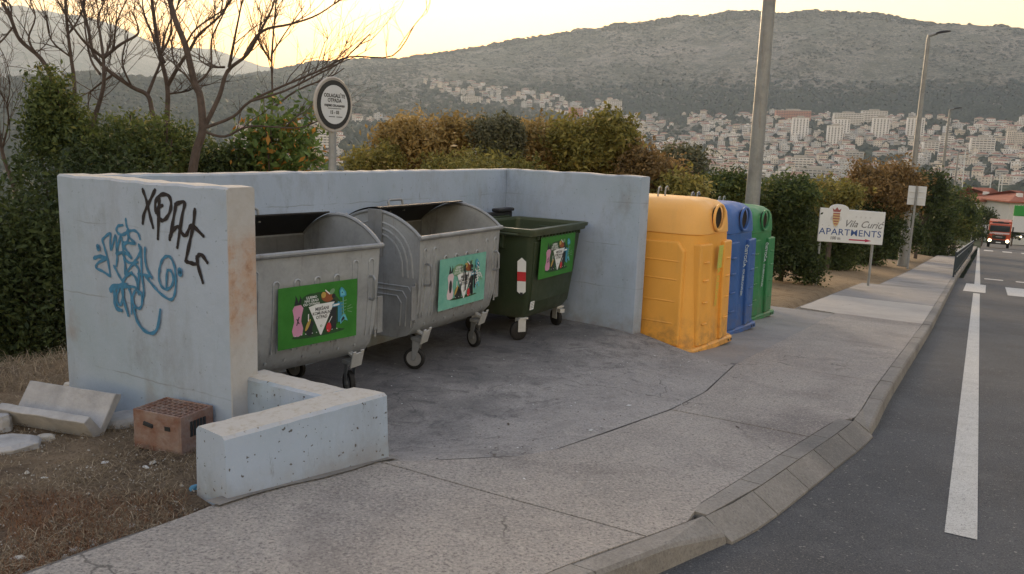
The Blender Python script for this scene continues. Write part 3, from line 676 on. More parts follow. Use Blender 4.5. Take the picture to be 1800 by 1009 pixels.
# ------------------------------------------------------------------ galvanised round-top containers; local x along the front, y to the back, z up, origin on the ground
HW, DP, RIM, APX = .685, .95, 1.215, 1.415
def arcz(y):                                    # top profile of the side panels
    t = (y-.0)/DP; return RIM+(APX-RIM)*math.sin(math.pi*min(1, max(0, t)))**.8 if 0 < t < 1 else RIM
def profile():                                  # closed outline in y,z below the rim
    return [(0, RIM), (.005, 1.0), (.02, .75), (.04, .56), (.08, .42), (.16, .33), (.28, .30), (DP-.28, .30), (DP-.16, .33), (DP-.08, .42), (DP-.04, .56), (DP-.02, .75), (DP-.005, 1.0), (DP, RIM)]
def make_galv(label, sticker, lid_pos, grp):
    t = thing('waste_container', label, 'waste container', group=grp)
    pr = profile()
    def sheet(mb, x, sgn):                      # side panel with arched top
        top = [(y, arcz(y)) for y in np.linspace(DP, 0, 15)][1:-1]
        poly = pr+top; y0 = [p[0] for p in poly]
        vs = [(x, a, b) for a, b in poly]+[(x-sgn*.004, a, b) for a, b in poly]; n = len(poly)
        mb.add(vs, [tuple(range(n))[::(-1 if sgn < 0 else 1)], tuple(range(n, 2*n))[::(1 if sgn < 0 else -1)]])
        mb.add([], [])
    def xin(z): return HW-.035*(1-min(1, max(0, (z-.3)/.9)))   # slight taper
    body = MB()
    # wrap: outer and inner skin
    for s, off in ((0, 0), (1, .006)):
        rows = []
        for (y, z) in pr:
            c = Vector((0, DP/2, .8)); d = (Vector((0, y, z))-c)*(1-off*2) + c
            rows.append([Vector((-xin(z)+.0, d.y, d.z)), Vector((xin(z), d.y, d.z))])
        vs = [p for r in rows for p in r]; fs = [(2*i, 2*i+1, 2*i+3, 2*i+2) for i in range(len(rows)-1)]
        if s == 1: fs = [f[::-1] for f in fs]
        body.add(vs, fs, s)
    body.build('body', [M['galv'], M['inside']], t, smooth=True, angle=50)
    for sg in (-1, 1):
        sp = MB(); top = [(y, arcz(y)) for y in np.linspace(DP, 0, 17)][1:-1]; poly = pr+top; n = len(poly)
        vs = [(sg*(xin(z)+.002), y, z) for y, z in poly]+[(sg*(xin(z)-.006), y, z) for y, z in poly]
        f1 = tuple(range(n)); f2 = tuple(range(n, 2*n))
        sp.add(vs, [f1 if sg < 0 else f1[::-1], f2[::-1] if sg < 0 else f2]); 
        side = sp.build('side_panel', [M['galv'], M['inside']], t)
        # pressed concentric arches and lower nested ribs
        rb = MB()
        for k in range(3):
            a, bz = .36-.055*k, .30-.05*k; pts = []
            for q in range(15):
                an = math.pi*q/14; y = DP/2+math.cos(an)*(a+.04); z = .86+math.sin(an)**.7*(bz+.17); pts.append((sg*(xin(z)+.004), y, z))
            rb.tube(pts, .0085, 5)
            a2 = .37-.06*k; pts = [(sg*(xin(.45)+.004), DP/2-a2, .42), (sg*(xin(.7)+.004), DP/2-a2-.02, .72-.045*k), (sg*(xin(.7)+.004), DP/2-a2+.02, .775-.045*k), (sg*(xin(.7)+.004), DP/2+a2-.02, .775-.045*k), (sg*(xin(.7)+.004), DP/2+a2+.02, .72-.045*k), (sg*(xin(.45)+.004), DP/2+a2, .42)]
            rb.tube(pts, .0085, 5)
        rb.build('pressed_rib', M['galv'], side, smooth=True)
        # rim tube over the arch
        er = MB(); pts = [(sg*HW, y, arcz(y)+.004) for y in np.linspace(-.005, DP+.005, 19)]; er.tube(pts, .016, 8); er.build('arch_rim', M['pole'], t, smooth=True)
    fr = MB(); fr.tube([(-HW-.02, -.012, RIM), (HW+.02, -.012, RIM)], .021, 10); fr.tube([(-HW-.02, DP+.012, RIM), (HW+.02, DP+.012, RIM)], .018, 10)
    fr.build('front_rim', M['pole'], t, smooth=True)
    # pressed vertical ribs with round tips on the front
    rb = MB(); xs_ = [-.60, -.45, -.28, -.1, .08, .26, .44, .60]
    for i, x in enumerate(xs_):
        zt = 1.09 if i in (0, 1, 6, 7) else 1.0
        for dx in (-.025, .025): rb.tube([(x+dx, .003, zt), (x+dx, .012, .8), (x+dx, .045, .50)], .006, 5)
        rb.tube([(x+math.cos(a)*.025, .002, zt+math.sin(a)*.025) for a in np.linspace(0, math.pi, 8)], .008, 5)
    for i in range(7):                          # rivets low on the body
        rb.disc((-.5+i*.165, .075, .43), .012, (0, -1, -.3), .008, 8)
    rb.build('front_ribs', M['galv'], t, smooth=True)
    for x in (-.585, .585):
        h = MB(); z0, z1 = .80, .98
        h.tube([(x, .01, z1), (x, -.035, z1+.003), (x, -.055, z1-.02), (x, -.055, z0+.02), (x, -.035, z0-.003), (x, .012, z0)], .011, 8); h.build('handle', M['pole'], t, smooth=True)
    # trunnion plate folded out at each side
    for sg in (-1, 1):
        p = MB(); p.box((sg*(HW+.035)-.028, .03, .50), (sg*(HW+.035)+.028, .045, .80)); p.box((sg*(HW-.01)-.012, .035, .53), (sg*(HW-.01)+.02, .06, .78)); p.tube([(sg*(HW-.005), .045, .47), (sg*(HW-.005), .045, .82)], .01, 6)
        p.build('lifting_plate', M['pole'], t, bevel=.004)
    # casters
    for i, (x, y) in enumerate(((-.50, .13), (.50, .13), (-.5, DP-.15), (.5, DP-.15))):
        ca = MB(); sw = (.3, -.35, .5, .2)[i]; mx = Matrix.Translation((x, y, 0)) @ Matrix.Rotation(sw, 4, 'Z')
        ca.box((-.05, -.05, .27), (.05, .05, .30), 0, Matrix.Translation((x, y, 0)))
        for s in (-1, 1):
            vs = [mx @ Vector(p) for p in ((s*.033, -.035, .262), (s*.033, .045, .262), (s*.033, .055, .085), (s*.033, .02, .085))]; vs += [v+mx.to_3x3() @ Vector((s*.004, 0, 0)) for v in vs]
            ca.add(vs, [(0, 1, 2, 3), (7, 6, 5, 4), (0, 4, 5, 1), (1, 5, 6, 2), (2, 6, 7, 3), (3, 7, 4, 0)])
        ca.box((-.035, -.04, .255), (.035, .05, .27), 0, mx)
        c = ca.build('caster', M['pole'], t, bevel=.002)
        wh = MB(); q = mx @ Vector((0, .035, .10)); ax = mx.to_3x3() @ Vector((1, 0, 0))
        rings = []; 
        for (o_, r_) in ((-.022, .070), (-.024, .088), (-.016, .099), (.016, .099), (.024, .088), (.022, .070)):
            e1 = mx.to_3x3() @ Vector((0, 1, 0)); rings.append([q+ax*o_+e1*math.cos(a)*r_+Vector((0, 0, 1))*math.sin(a)*r_ for a in np.linspace(0, 2*math.pi, 25)[:-1]])
        wh.loft(rings, 0, cap=False); w_ = wh.build('wheel', M['rubber'], c, smooth=True, angle=50)
        hb = MB(); hb.disc(q-ax*.018, .072, ax, .036, 20); hb.disc(q-ax*.028, .022, ax, .056, 12); hb.build('hub', M['hub'], c, smooth=True, angle=40)
        if i < 2:
            pd = MB(); mx2 = Matrix.Translation((x, y-.085, .325)) @ Matrix.Rotation(rad(22), 4, 'X') @ Matrix.Rotation(rad(-7), 4, 'Y')
            pd.box((-.055, 0, -.085), (.055, .012, .05), 0, mx2); pd.box((-.055, 0, .05), (-.022, .012, .07), 0, mx2); pd.box((.022, 0, .05), (.055, .012, .07), 0, mx2)
            pd.box((-.02, .012, -.02), (.02, .13, .0), 0, mx2)
            pd.build('brake_pedal', M['pedal'], c, bevel=.003)
    # dark rounded lid slid open to the back
    ld = MB(); ys = np.linspace(lid_pos, DP+.10, 14); rows_o = []; rows_i = []
    def lz(y): 
        tt = y/DP; return RIM+.025+(APX-RIM+.012)*math.sin(math.pi*min(1., max(0, tt)))**.8 - (max(0, y-DP)*3.0)
    L0 = []
    for y in ys: L0.append((y, lz(y)))
    for (y, z) in L0: rows_o.append([Vector((x, y, z+.035*(1-(x/HW)**2)*0)) for x in np.linspace(-HW+.01, HW-.01, 5)]); 
    vs = [p for r in rows_o for p in r]; n = len(rows_o); fs = [(i*5+j, i*5+j+1, i*5+5+j+1, i*5+5+j) for i in range(n-1) for j in range(4)]
    m0 = len(vs); vs2 = [p-Vector((0, 0, .012)) for p in vs]; fs2 = [tuple(a+m0 for a in f[::-1]) for f in fs]
    ld.add(vs+vs2, fs+fs2+[(j, m0+j, m0+j+1, j+1) for j in range(4)])
    lid = ld.build('lid', M['lid'], t, smooth=True, angle=40)
    lh = MB(); yb = DP*.80; zb = lz(yb)
    lh.tube([(-.11, yb, zb-.02), (-.11, yb+.02, zb+.075), (-.09, yb+.022, zb+.09), (.09, yb+.022, zb+.09), (.11, yb+.02, zb+.075), (.11, yb, zb-.02)], .012, 8); lh.build('lid_handle', M['pole'], lid, smooth=True)
    for sg in (-1, 1): ar = MB(); ar.box((sg*(HW+.012)-.005, DP*.42, 1.02), (sg*(HW+.012)+.005, DP*.58, APX+.02)); ar.build('lid_arm', M['pole'], t, bevel=.003)
    sticker(t); return t
# printed sticker: flat artwork on a sheet; local s,t in 0..1
def make_sticker(parent, origin, xdir, ydir, w_, h_, faded=False, messy=False):
    mx = plane_mx(origin, xdir, ydir)
    def P(pts): return [(a*w_, b*h_) for a, b in pts]
    mb = MB(); mb.prism(P([(0, 0), (1, 0), (1, 1), (0, 1)]), 0, .0015, 0, mx); bgm = M['teal'] if faded else M['stk']
    st = mb.build('sticker', bgm, parent); st['label'] = 'faded teal sticker of household waste drawings' if faded else 'green sticker with a white triangle and drawings of waste'
    mats = [M['shade'], M['palepink'] if faded else M['pink'], M['white'], M['dark'], M['cyan'], M['pblue'], M['red'], M['brownp'], M['lime'], M['sage'], M['ochrep']]
    a = MB(); lv_ = [.0022]
    def poly(pts, mi): lv_[0] += .00022; a.prism(P(pts), lv_[0]-.0001, lv_[0], mi, mx)
    def ell(cx, cy, rx, ry, mi, n=18, rot=0): poly([(cx+rx*math.cos(2*math.pi*i/n)*math.cos(rot)-ry*math.sin(2*math.pi*i/n)*math.sin(rot), cy+rx*math.cos(2*math.pi*i/n)*math.sin(rot)+ry*math.sin(2*math.pi*i/n)*math.cos(rot)) for i in range(n)], mi)
    def line(p, q, th, mi):
        d = Vector((q[0]-p[0], (q[1]-p[1])*h_/w_)); d.normalize(); nx, ny = -d.y*th, d.x*th*w_/h_; poly([(p[0]+nx, p[1]+ny), (p[0]-nx, p[1]-ny), (q[0]-nx, q[1]-ny), (q[0]+nx, q[1]+ny)], mi)
    if not faded:
        ell(.50, .50, .30, .36, 0, 26); ell(.5, .16, .34, .045, 0)
    else: ell(.52, .17, .3, .03, 0)
    # pink pad-shaped bottle
    poly([(.17, .62), (.19, .68), (.27, .69), (.30, .63), (.28, .50), (.275, .42), (.30, .30), (.29, .20), (.24, .17), (.18, .19), (.165, .28), (.19, .42), (.185, .52)], 1)
    poly([(.19, .69), (.205, .80), (.20, .86), (.225, .80), (.24, .72), (.26, .80), (.25, .86), (.28, .78), (.265, .70)], 3)
    ell(.235, .43, .03, .13, 3 if faded else 1); line((.22, .36), (.25, .50), .006, 3); line((.25, .38), (.22, .47), .006, 3)
    # green bubble with lines of lettering
    ell(.40, .73, .13, .125, 0 if not faded else 9); 
    for i, s in enumerate(('LJUBIMO', 'NAŠ GRAD', 'OD OTPADA')): 
        lv_[0] += .0002; text_mb(a, s, .022*w_/.62, mx @ Matrix.Translation(((.40)*w_, (.77-.055*i)*h_, lv_[0])), 2, .0004, 0, .0004)
    # carrot / vegetable, apple top
    ell(.60, .76, .075, .09, 7, rot=.5); ell(.66, .84, .03, .05, 9, rot=-.4); ell(.55, .80, .03, .05, 10); line((.57, .88), (.63, .80), .006, 2); ell(.68, .76, .025, .04, 3)
    # green bottles at the back, glass, spray can
    poly([(.62, .20), (.62, .62), (.655, .70), (.70, .70), (.72, .62), (.72, .20)], 3); poly([(.74, .30), (.735, .66), (.80, .62), (.79, .30)], 5 if not faded else 3)
    ell(.38, .28, .06, .13, 3); ell(.355, .34, .02, .1, 10, rot=-.3); ell(.44, .26, .03, .09, 0 if not faded else 3); line((.36, .40), (.36, .52), .006, 2)
    ell(.62, .24, .032, .085, 6); line((.62, .32), (.66, .42), .004, 2)
    # white triangle
    poly([(.36, .635), (.45, .66), (.69, .665), (.62, .44), (.525, .14), (.51, .14), (.44, .38)], 2)
    for i, s in enumerate(('MIJEŠANI', 'KOMUNALNI', 'OTPAD')):
        lv_[0] += .0002; text_mb(a, s, (.030, .027, .029)[i]*w_/.62*1.0, mx @ Matrix.Translation(((.53, .528, .525)[i]*w_, (.555-.07*i)*h_, lv_[0])), 3, .0004, 0, .0006, .92)
    ell(.52, .29, .014, .018, 9); ell(.52, .29, .007, .01, 2)
    # fish skeleton
    poly([(.76, .73), (.75, .84), (.775, .895), (.80, .87), (.84, .80), (.845, .74), (.80, .715)], 5); poly([(.77, .745), (.765, .83), (.785, .86), (.82, .80), (.825, .75)], 4); ell(.79, .80, .008, .012, 3)
    line((.80, .72), (.81, .40), .005, 4 if not faded else 2)
    for k in range(5): line((.765+.004*k, .64-.055*k), (.85-.004*k, .66-.055*k), .0045, 9 if not faded else 2)
    poly([(.77, .26), (.76, .34), (.80, .42), (.83, .42), (.865, .30), (.82, .33)], 4); poly([(.78, .29), (.78, .34), (.805, .39), (.83, .35)], 3 if not faded else 9)
    line((.66, .60), (.76, .61), .018, 5); line((.67, .60), (.75, .61), .009, 2); line((.85, .50), (.93, .52), .004, 9); line((.86, .47), (.92, .44), .004, 9); line((.86, .54), (.91, .57), .004, 9)
    for k in range(9): ell(.20+.065*k+random.uniform(-.01, .01), .19+.01*random.random(), .006, .008, 2)
    if messy:
        for k in range(16):
            x = random.uniform(.42, .80); y = random.uniform(.45, .9); line((x, y), (x+random.uniform(-.03, .03), y-random.uniform(.12, .35)), random.uniform(.004, .012), 3)
        for k in range(8): x = random.uniform(.72, .86); y = random.uniform(.4, .85); line((x, y), (x+random.uniform(-.05, .05), y-random.uniform(.02, .12)), .005, 2)
    a.build('artwork', mats, st)
def stick1(t): make_sticker(t, (-.28, -.004, .53), (1, 0, 0), (0, -.03, 1), .72, .45)
def stick2(t): make_sticker(t, (-.40, -.004, .53), (1, 0, 0), (0, -.03, 1), .80, .47, True, True)
G1 = 'grey galvanised waste containers with rounded lids'
c2 = make_galv('middle dented grey steel container with a faded teal sticker and its dark lid slid open', stick2, .44, G1)
c2.location = W(6.36, -4.20, 0); c2.rotation_euler = (0, 0, TH+rad(1.2))
c1 = make_galv('grey steel container with a bright green sticker nearest the graffiti wall', stick1, .60, G1)
a1 = rad(8.5); c1.location = W(5.06-.685*math.cos(a1), -4.12-.685*math.sin(a1), 0); c1.rotation_euler = (0, 0, TH-a1)

# ------------------------------------------------------------------ dark green plastic container
def make_plastic():
    t = thing('plastic_container', 'dark green plastic four-wheeled container with open lid beside the right wall', 'waste container')
    hw, dp, z0, z1 = .60, .86, .24, 1.17
    def ring(z, a, y0, y1, r=.05, n=5):
        P = []
        for (cx, cy, s) in ((a-r, y1-r, 0), (-a+r, y1-r, 1), (-a+r, y0+r, 2), (a-r, y0+r, 3)):
            for k in range(n): an = math.pi/2*(s+k/(n-1)); P.append(Vector((cx+math.cos(an)*r, cy+math.sin(an)*r, z)))
        return P
    mb = MB(); mb.loft([ring(z0, hw-.13, .14, dp-.05), ring(z0+.08, hw-.10, .08, dp-.04), ring(.7, hw-.055, .04, dp-.01), ring(z1, hw, 0, dp)], 0, False)
    n = 20; mb.add(ring(z0, hw-.13, .14, dp-.05), [tuple(range(n))[::-1]])
    mb.loft([ring(z1, hw-.02, .02, dp-.02)[::-1], ring(.7, hw-.08, .06, dp-.03)[::-1], ring(z0+.06, hw-.13, .12, dp-.08)[::-1]], 0, False); mb.add(ring(z0+.06, hw-.13, .12, dp-.08), [tuple(range(n))])
    mb.build('body', M['dgreen'], t, smooth=True, angle=40)
    rm = MB(); rm.loft([ring(z1-.05, hw+.015, -.02, dp+.01), ring(z1-.045, hw+.035, -.035, dp+.02), ring(z1-.012, hw+.038, -.04, dp+.02), ring(z1-.01, hw+.06, -.055, dp+.03), ring(z1+.025, hw+.065, -.06, dp+.03), ring(z1+.03, hw+.05, -.045, dp+.02), ring(z1+.028, hw-.005, .005, dp-.01), ring(z1-.02, hw-.015, .015, dp-.02)], 0, False)
    rm.build('rim', M['dgreen2'], t, smooth=True, angle=30)
    fp = MB()                                   # raised front field
    def fy(z): return .04*(1-(z-.7)/.47)+0 if z > .7 else .04+(.7-z)*.105
    def fx(z): return (hw-.055+(z-.7)*.117) if z > .7 else (hw-.055-(.7-z)*.11)
    vs = []; 
    for z in (.40, .7, 1.06):
        for s in (-1, 1): vs.append((s*(fx(z)-.07), fy(z)-.012, z))
    bk = [(x, y+.03, z) for x, y, z in vs]; fp.add(vs+bk, [(0, 1, 3, 2), (2, 3, 5, 4), (0, 6, 7, 1), (4, 5, 11, 10), (0, 2, 8, 6), (2, 4, 10, 8), (1, 7, 9, 3), (3, 9, 11, 5)])
    fp.build('front_field', M['dgreen'], t, bevel=.008)
    rb = MB()
    for x in np.linspace(-.48, .48, 14): rb.box((x-.008, -.03, z1-.085), (x+.008, .01, z1-.048))
    rb.build('rim_ribs', M['dgreen'], t, kind='stuff')
    for s in (-1, 1):
        pin = MB(); pin.tube([(s*(hw+.0), .42, 1.06), (s*(hw+.13), .42, 1.06)], .022, 10); pin.box((s*hw-.04, .30, .98), (s*hw+.04, .54, 1.12)); pin.build('lifting_pin', M['dgreen'], t, bevel=.008)
        gr = MB(); gr.tube([(s*(hw-.1), -.03, 1.13), (s*(hw-.12), -.075, 1.135), (s*(hw-.45), -.075, 1.135), (s*(hw-.47), -.03, 1.13)][:0] or [(s*(hw+.03), .12, 1.14), (s*(hw+.075), .14, 1.14), (s*(hw+.075), .34, 1.14), (s*(hw+.03), .36, 1.14)], .013, 8); gr.build('side_grip', M['dgreen2'], t, smooth=True)
    ld = MB()                                   # lid folded right back over the rear edge
    mx = Matrix.Translation((0, dp+.06, z1+.03)) @ Matrix.Rotation(rad(-66), 4, 'X')
    ld.box((-.62, -.02, -.75), (.62, .05, .06), 0, Matrix.Translation((0, dp+.09, z1+.03)))
    ld.box((-.60, -.06, .06), (-.25, .05, .10), 0, Matrix.Translation((0, dp+.09, z1+.03))); ld.box((.25, -.06, .06), (.6, .05, .10), 0, Matrix.Translation((0, dp+.09, z1+.03)))
    ld.build('lid', M['lid'], t, bevel=.015)
    hn = MB(); hn.tube([(-.5, dp+.05, z1+.035), (.5, dp+.05, z1+.035)], .014, 8); hn.build('hinge_bar', M['dgreen'], t, smooth=True)
    for i, (x, y) in enumerate(((-.42, .17), (.42, .17), (-.42, dp-.14), (.42, dp-.14))):
        sw = (1.0, -.5, .3, .3)[i]; mx = Matrix.Translation((x, y, 0)) @ Matrix.Rotation(sw, 4, 'Z')
        ca = MB(); ca.box((-.05, -.05, .225), (.05, .05, .245), 0, mx)
        for s in (-1, 1): ca.box((s*.036-.003, -.03, .09), (s*.036+.003, .06, .23), 0, mx)
        ca.box((-.036, -.035, .205), (.036, .06, .225), 0, mx)
        if i == 1: ca.box((-.03, -.09, .17), (.03, -.03, .215), 0, mx)
        c = ca.build('caster', M['pedal'], t, bevel=.003)
        q = mx @ Vector((0, .035, .10)); ax = mx.to_3x3() @ Vector((1, 0, 0)); e1 = mx.to_3x3() @ Vector((0, 1, 0)); wh = MB()
        wh.loft([[q+ax*o_+e1*math.cos(a)*r_+Vector((0, 0, 1))*math.sin(a)*r_ for a in np.linspace(0, 2*math.pi, 25)[:-1]] for o_, r_ in ((-.022, .03), (-.024, .088), (-.016, .099), (.016, .099), (.024, .088), (.022, .03))], 0, False)
        wh.build('wheel', M['rubber'], c, smooth=True, angle=50); hb = MB(); hb.disc(q-ax*.02, .032, ax, .04, 12); hb.build('hub', M['rubber'], c)
    make_sticker(t, (-.43, -.006, .66), (1, 0, 0), (0, -.05, 1), .80, .44)
    # warning label on the corner (white, red, white) and small paper label
    mxs = plane_mx((-hw+.105, .021, .52), (1, 0, 0), (0, -.1, 1)); h = MB()
    ax_ = plane_mx((-.560, .16, .50), (.32, -.95, 0), (-.10, -.03, 1))
    h.prism([(0, .04), (.045, 0), (.09, .04), (.09, .36), (.045, .40), (0, .36)], .0, .0015, 0, ax_); h.prism([(0, .15), (.09, .15), (.09, .25), (0, .25)], .0017, .002, 1, ax_)
    h.prism([(.03, .0), (.045, -.005), (.06, .0), (.06, .03), (.03, .03)], .0017, .002, 2, ax_)
    o = h.build('warning_label', [M['white'], M['red'], M['dark']], t); o['label'] = 'white label with a red band'
    h = MB(); px_ = plane_mx((-.46, .062, .335), (1, 0, 0), (0, -.11, 1)); h.prism([(0, 0), (.085, 0), (.085, .09), (0, .09)], 0, .0015, 0, px_)
    for k in range(4): h.prism([(.01, .07-.017*k), (.075-.01*(k % 2), .07-.017*k), (.075-.01*(k % 2), .076-.017*k), (.01, .076-.017*k)], .0016, .0019, 1, px_)
    h.build('paper_label', [M['white'], M['greyl']], t)
    return t
c3 = make_plastic(); c3.location = W(7.87, -3.98, 0); c3.rotation_euler = (0, 0, TH)

# ------------------------------------------------------------------ recycling bells
def make_bell(A, label, body_m, cap_m, letters_m, patch, words):
    t = thing('recycling_container', label, 'recycling container', group='tall plastic recycling containers in a row')
    def ring(z, a, b, r, bulge=0, n=7):
        P = []
        for (sx, sy, s) in ((1, 1, 0), (-1, 1, 1), (-1, -1, 2), (1, -1, 3)):
            for k in range(n): an = math.pi/2*(s+k/(n-1)); P.append(Vector((sx*(a-r)+math.cos(an)*r, sy*(b-r)+math.sin(an)*r, z)))
        out = []
        for p in P:
            if p.y < 0: p = Vector((p.x, p.y-bulge*(1-(p.x/a)**2), p.z))
            out.append(p)
        return out
    B = .66
    mb = MB(); secs = [(.05, A, B, .2, .05), (.7, A-.04, B-.03, .2, .05), (1.30, A-.07, B-.05, .2, .05)]
    mb.loft([ring(*s) for s in secs]); body = mb.build('body', body_m, t, smooth=True, angle=35, bevel=.012)
    cp = MB(); cp.loft([ring(1.302, A-.062, B-.042, .2, .05), ring(1.40, A-.068, B-.048, .2, .05), ring(1.53, A-.085, B-.06, .2, .045), ring(1.60, A-.12, B-.09, .19, .04), ring(1.65, A-.19, B-.15, .17, .02), ring(1.672, A-.28, B-.24, .14, 0)])
    cap = cp.build('hood', cap_m, t, smooth=True, angle=60)
    # throw-in hole cut as a shallow pocket into the hood
    cut = MB(); cut.tube([(0, -B-.3, 1.475), (0, -B+.03, 1.475)], .135, 24); co = cut.build('cutter', cap_m)
    for q_ in (cap, co):
        bm = bmesh.new(); bm.from_mesh(q_.data); bmesh.ops.recalc_face_normals(bm, faces=bm.faces); bm.to_mesh(q_.data); bm.free()
    bo = cap.modifiers.new('hole', 'BOOLEAN'); bo.object = co; bo.operation = 'DIFFERENCE'; bo.solver = 'EXACT'
    dg = bpy.context.evaluated_depsgraph_get(); me = bpy.data.meshes.new_from_object(cap.evaluated_get(dg)); cap.modifiers.clear(); cap.data = me; bpy.data.objects.remove(co)
    hd_ = MB(); hd_.disc((0, -B+.028, 1.475), .133, (0, -1, 0), .004, 24); hd_.build('hole_inside', M['hole'], cap)  # dark disc whose colour stands in for the shade inside
    rg = MB(); yh = -B-.012; rg.tube([(math.cos(a)*.142, yh+.004, 1.475+math.sin(a)*.142) for a in np.linspace(0, 2*math.pi, 29)[:-1]], .017, 8, closed=True); rg.build('hole_rim', cap_m, cap, smooth=True)
    # raised panels on the flanks and front, with horizontal ribs
    for s in (-1, 1):
        pn = MB()
        f = [(-B+.13, .08, .0), (B-.16, .08, .0), (B-.36, 1.20, .064), (-B+.24, 1.22, .065), (-B+.16, 1.12, .059)]
        vs = [(s*(A-x+.022), y, z) for y, z, x in f]+[(s*(A-x-.06), y*1.03, z) for y, z, x in f]; n = 5
        fs = [tuple(range(n))[::(1 if s < 0 else -1)]]+[((i, n+i, n+(i+1) % n, (i+1) % n) if s < 0 else (i, (i+1) % n, n+(i+1) % n, n+i)) for i in range(n)]
        pn.add(vs, fs); pn.build('side_panel', body_m, t, bevel=.02, bseg=3)
        for z in (.32, .56, .80, 1.0):
            r_ = MB(); xx = A-.003-z*.055+.022; r_.tube([(s*(xx-.004), -B+.20, z), (s*(xx+.002), -B+.23, z+.004), (s*(xx+.002), .10-z*.1, z+.004), (s*(xx-.004), .14-z*.1, z+.012)], .011, 6); r_.build('rib', body_m, t, smooth=True)
        fp = MB(); x0, x1 = sorted((s*.16, s*(A-.13)))
        vs = [(x0, -B-.065, .08), (x1, -B-.065+(.03), .08), (x1, -B-.01, 1.2), (x0, -B-.03, 1.2)]
        if s < 0: vs = [(x0, -B-.035, .08), (x1, -B-.068, .08), (x1, -B-.03, 1.2), (x0, -B-.005, 1.2)]
        bk = [(x, y+.12, z) for x, y, z in vs]; fp.add(vs+bk, [(0, 1, 2, 3), (0, 4, 5, 1), (1, 5, 6, 2), (2, 6, 7, 3), (3, 7, 4, 0)]); fp.build('front_panel', body_m, t, bevel=.018, bseg=3)
        for z in (.32, .56, .80, 1.0):
            r_ = MB(); yy = -B-.068+z*.03; r_.tube([(x0+.08, yy+.02, z), (x0+.1, yy+.002, z+.003), (x1-.1, yy+.002, z+.003), (x1-.08, yy+.02, z)], .011, 6); r_.build('rib', body_m, t, smooth=True)
    bs = MB(); bs.loft([ring(0, A+.05, B+.05, .1, .03), ring(.055, A+.05, B+.05, .1, .03), ring(.075, A+.03, B+.03, .1, .03)]); bs.build('base_plate', body_m, t, smooth=True, angle=30)
    bt = MB()
    for x in (-.5, -.42, .42, .5): bt.disc((x, -B-.062, .028), .014, (0, -1, 0), .004, 10)
    bt.build('bolts', M['dark'], t, kind='stuff')
    for s in (-1, 1):
        hk = MB(); x0 = s*.09-.12; hk.tube([(x0, .02, 1.64), (x0, .02, 1.72), (x0+.012, .02, 1.765), (x0+.045, .02, 1.78), (x0+.075, .02, 1.76), (x0+.08, .02, 1.735)], .010, 8); hk.build('lifting_hook', M['pole'], t, smooth=True)
    # lettering running down the channel
    lt = MB(); mx = plane_mx((0.03, -B-.048, 1.17), (0, .035, -1), (1, 0, 0))
    if patch is not None: lt.prism([(0, -.065), (.26, -.065), (.26, .06), (0, .06)], 0, .001, 1, mx)
    text_mb(lt, words[0], .13, mx @ Matrix.Translation((.02, -.045, .0015)), 0, .001, 0, .003, .52, 'LEFT'); text_mb(lt, words[1], .10, mx @ Matrix.Translation((.34, -.04, .0015)), 0, .001, 0, .001, .62, 'LEFT')
    lt.build('lettering', [letters_m, patch or letters_m], t, kind='stuff')
    return t
M['ylet'] = F('letters_yellow_green', (.55, .50, .08)); M['wlet'] = F('letters_white', (.42, .5, .55))
by = make_bell(.56, 'yellow plastic recycling container with a round hole next to the wall', M['yellow'], M['ycap'], M['ylet'], M['lime'], ('ČISTOĆA', 'DUBROVNIK'))
bb = make_bell(.60, 'blue plastic recycling container between the yellow and the green one', M['blue'], M['bcap'], M['wlet'], None, ('ČISTOĆA', 'DUBROVNIK'))
bgn = make_bell(.62, 'green plastic recycling container at the far end of the row', M['green'], M['gcap'], M['wlet'], None, ('ČISTOĆA', 'DUBROVNIK'))
for o, u, v in ((by, 9.44, -3.34), (bb, 11.02, -3.45), (bgn, 12.82, -3.60)):
    o.location = W(u, v, zs(u)-.008); o.rotation_euler = (0, 0, TH-rad(7)); o.scale.z = 1.035

# ------------------------------------------------------------------ round notice on its post behind the back wall
def lamp_post(u, v, h, r0, r1, label, arm=True, lean=0):
    p = W(u, v); z = min(zs(u), near_ground(p.x, p.y)); t = thing('street_lamp', label, 'street lamp', (p.x, p.y, z-.05), TH, 'grey metal street lamps along the road')
    mb = MB(); mb.tube([(0, 0, 0), (0, 0, h)], [r0, r1], 16); mb.build('pole', M['pole'], t, smooth=True, angle=60)
    b_ = MB(); b_.tube([(0, 0, 0), (0, 0, 1.6), (0, 0, 1.63)], [r0*1.35, r0*1.3, r0*1.02], 16); b_.box((-.2, -.2, 0), (.2, .2, .07)); b_.build('pole_base', M['pole'], t, smooth=True, angle=40)
    a = MB(); a.tube([(0, 0, h-.05), (0, 0, h+.12), (.06, -.3, h+.22)][:3], [r1, r1, r1*.8], 10); a.build('arm', M['pole'], t, smooth=True)
    hd = MB(); mx = Matrix.Translation((0, -.30, h+.2)) @ Matrix.Rotation(rad(-8), 4, 'X')
    hd.loft([[mx @ Vector((x*k, y, z_*k2)) for x, z_ in ((-.13, 0), (-.08, .07), (.08, .07), (.13, 0))] for y, k, k2 in ((.05, .6, .6), (-.15, 1, 1.), (-.35, 1, .8), (-.48, .6, .35))]); hd.build('lamp_head', M['tdark'], t, smooth=True, angle=30)
    return t
q = C0+ray(1322, 360)*14.6; lu, lv_2 = UV(q)
lamp_post(lu, lv_2, 11, .135, .085, 'thick grey lamp pole rising behind the green recycling container out of the frame')
lamp_post(38.3, -3.0, 9.3, .15, .07, 'tall grey lamp post beside the small square sign past the apartments board')
lamp_post(70, -3.5, 10.4, .16, .07, 'lamp post in front of the round green tree, further down the pavement')
lamp_post(108, -4.0, 10.5, .16, .08, 'most distant lamp post, thin against the town')
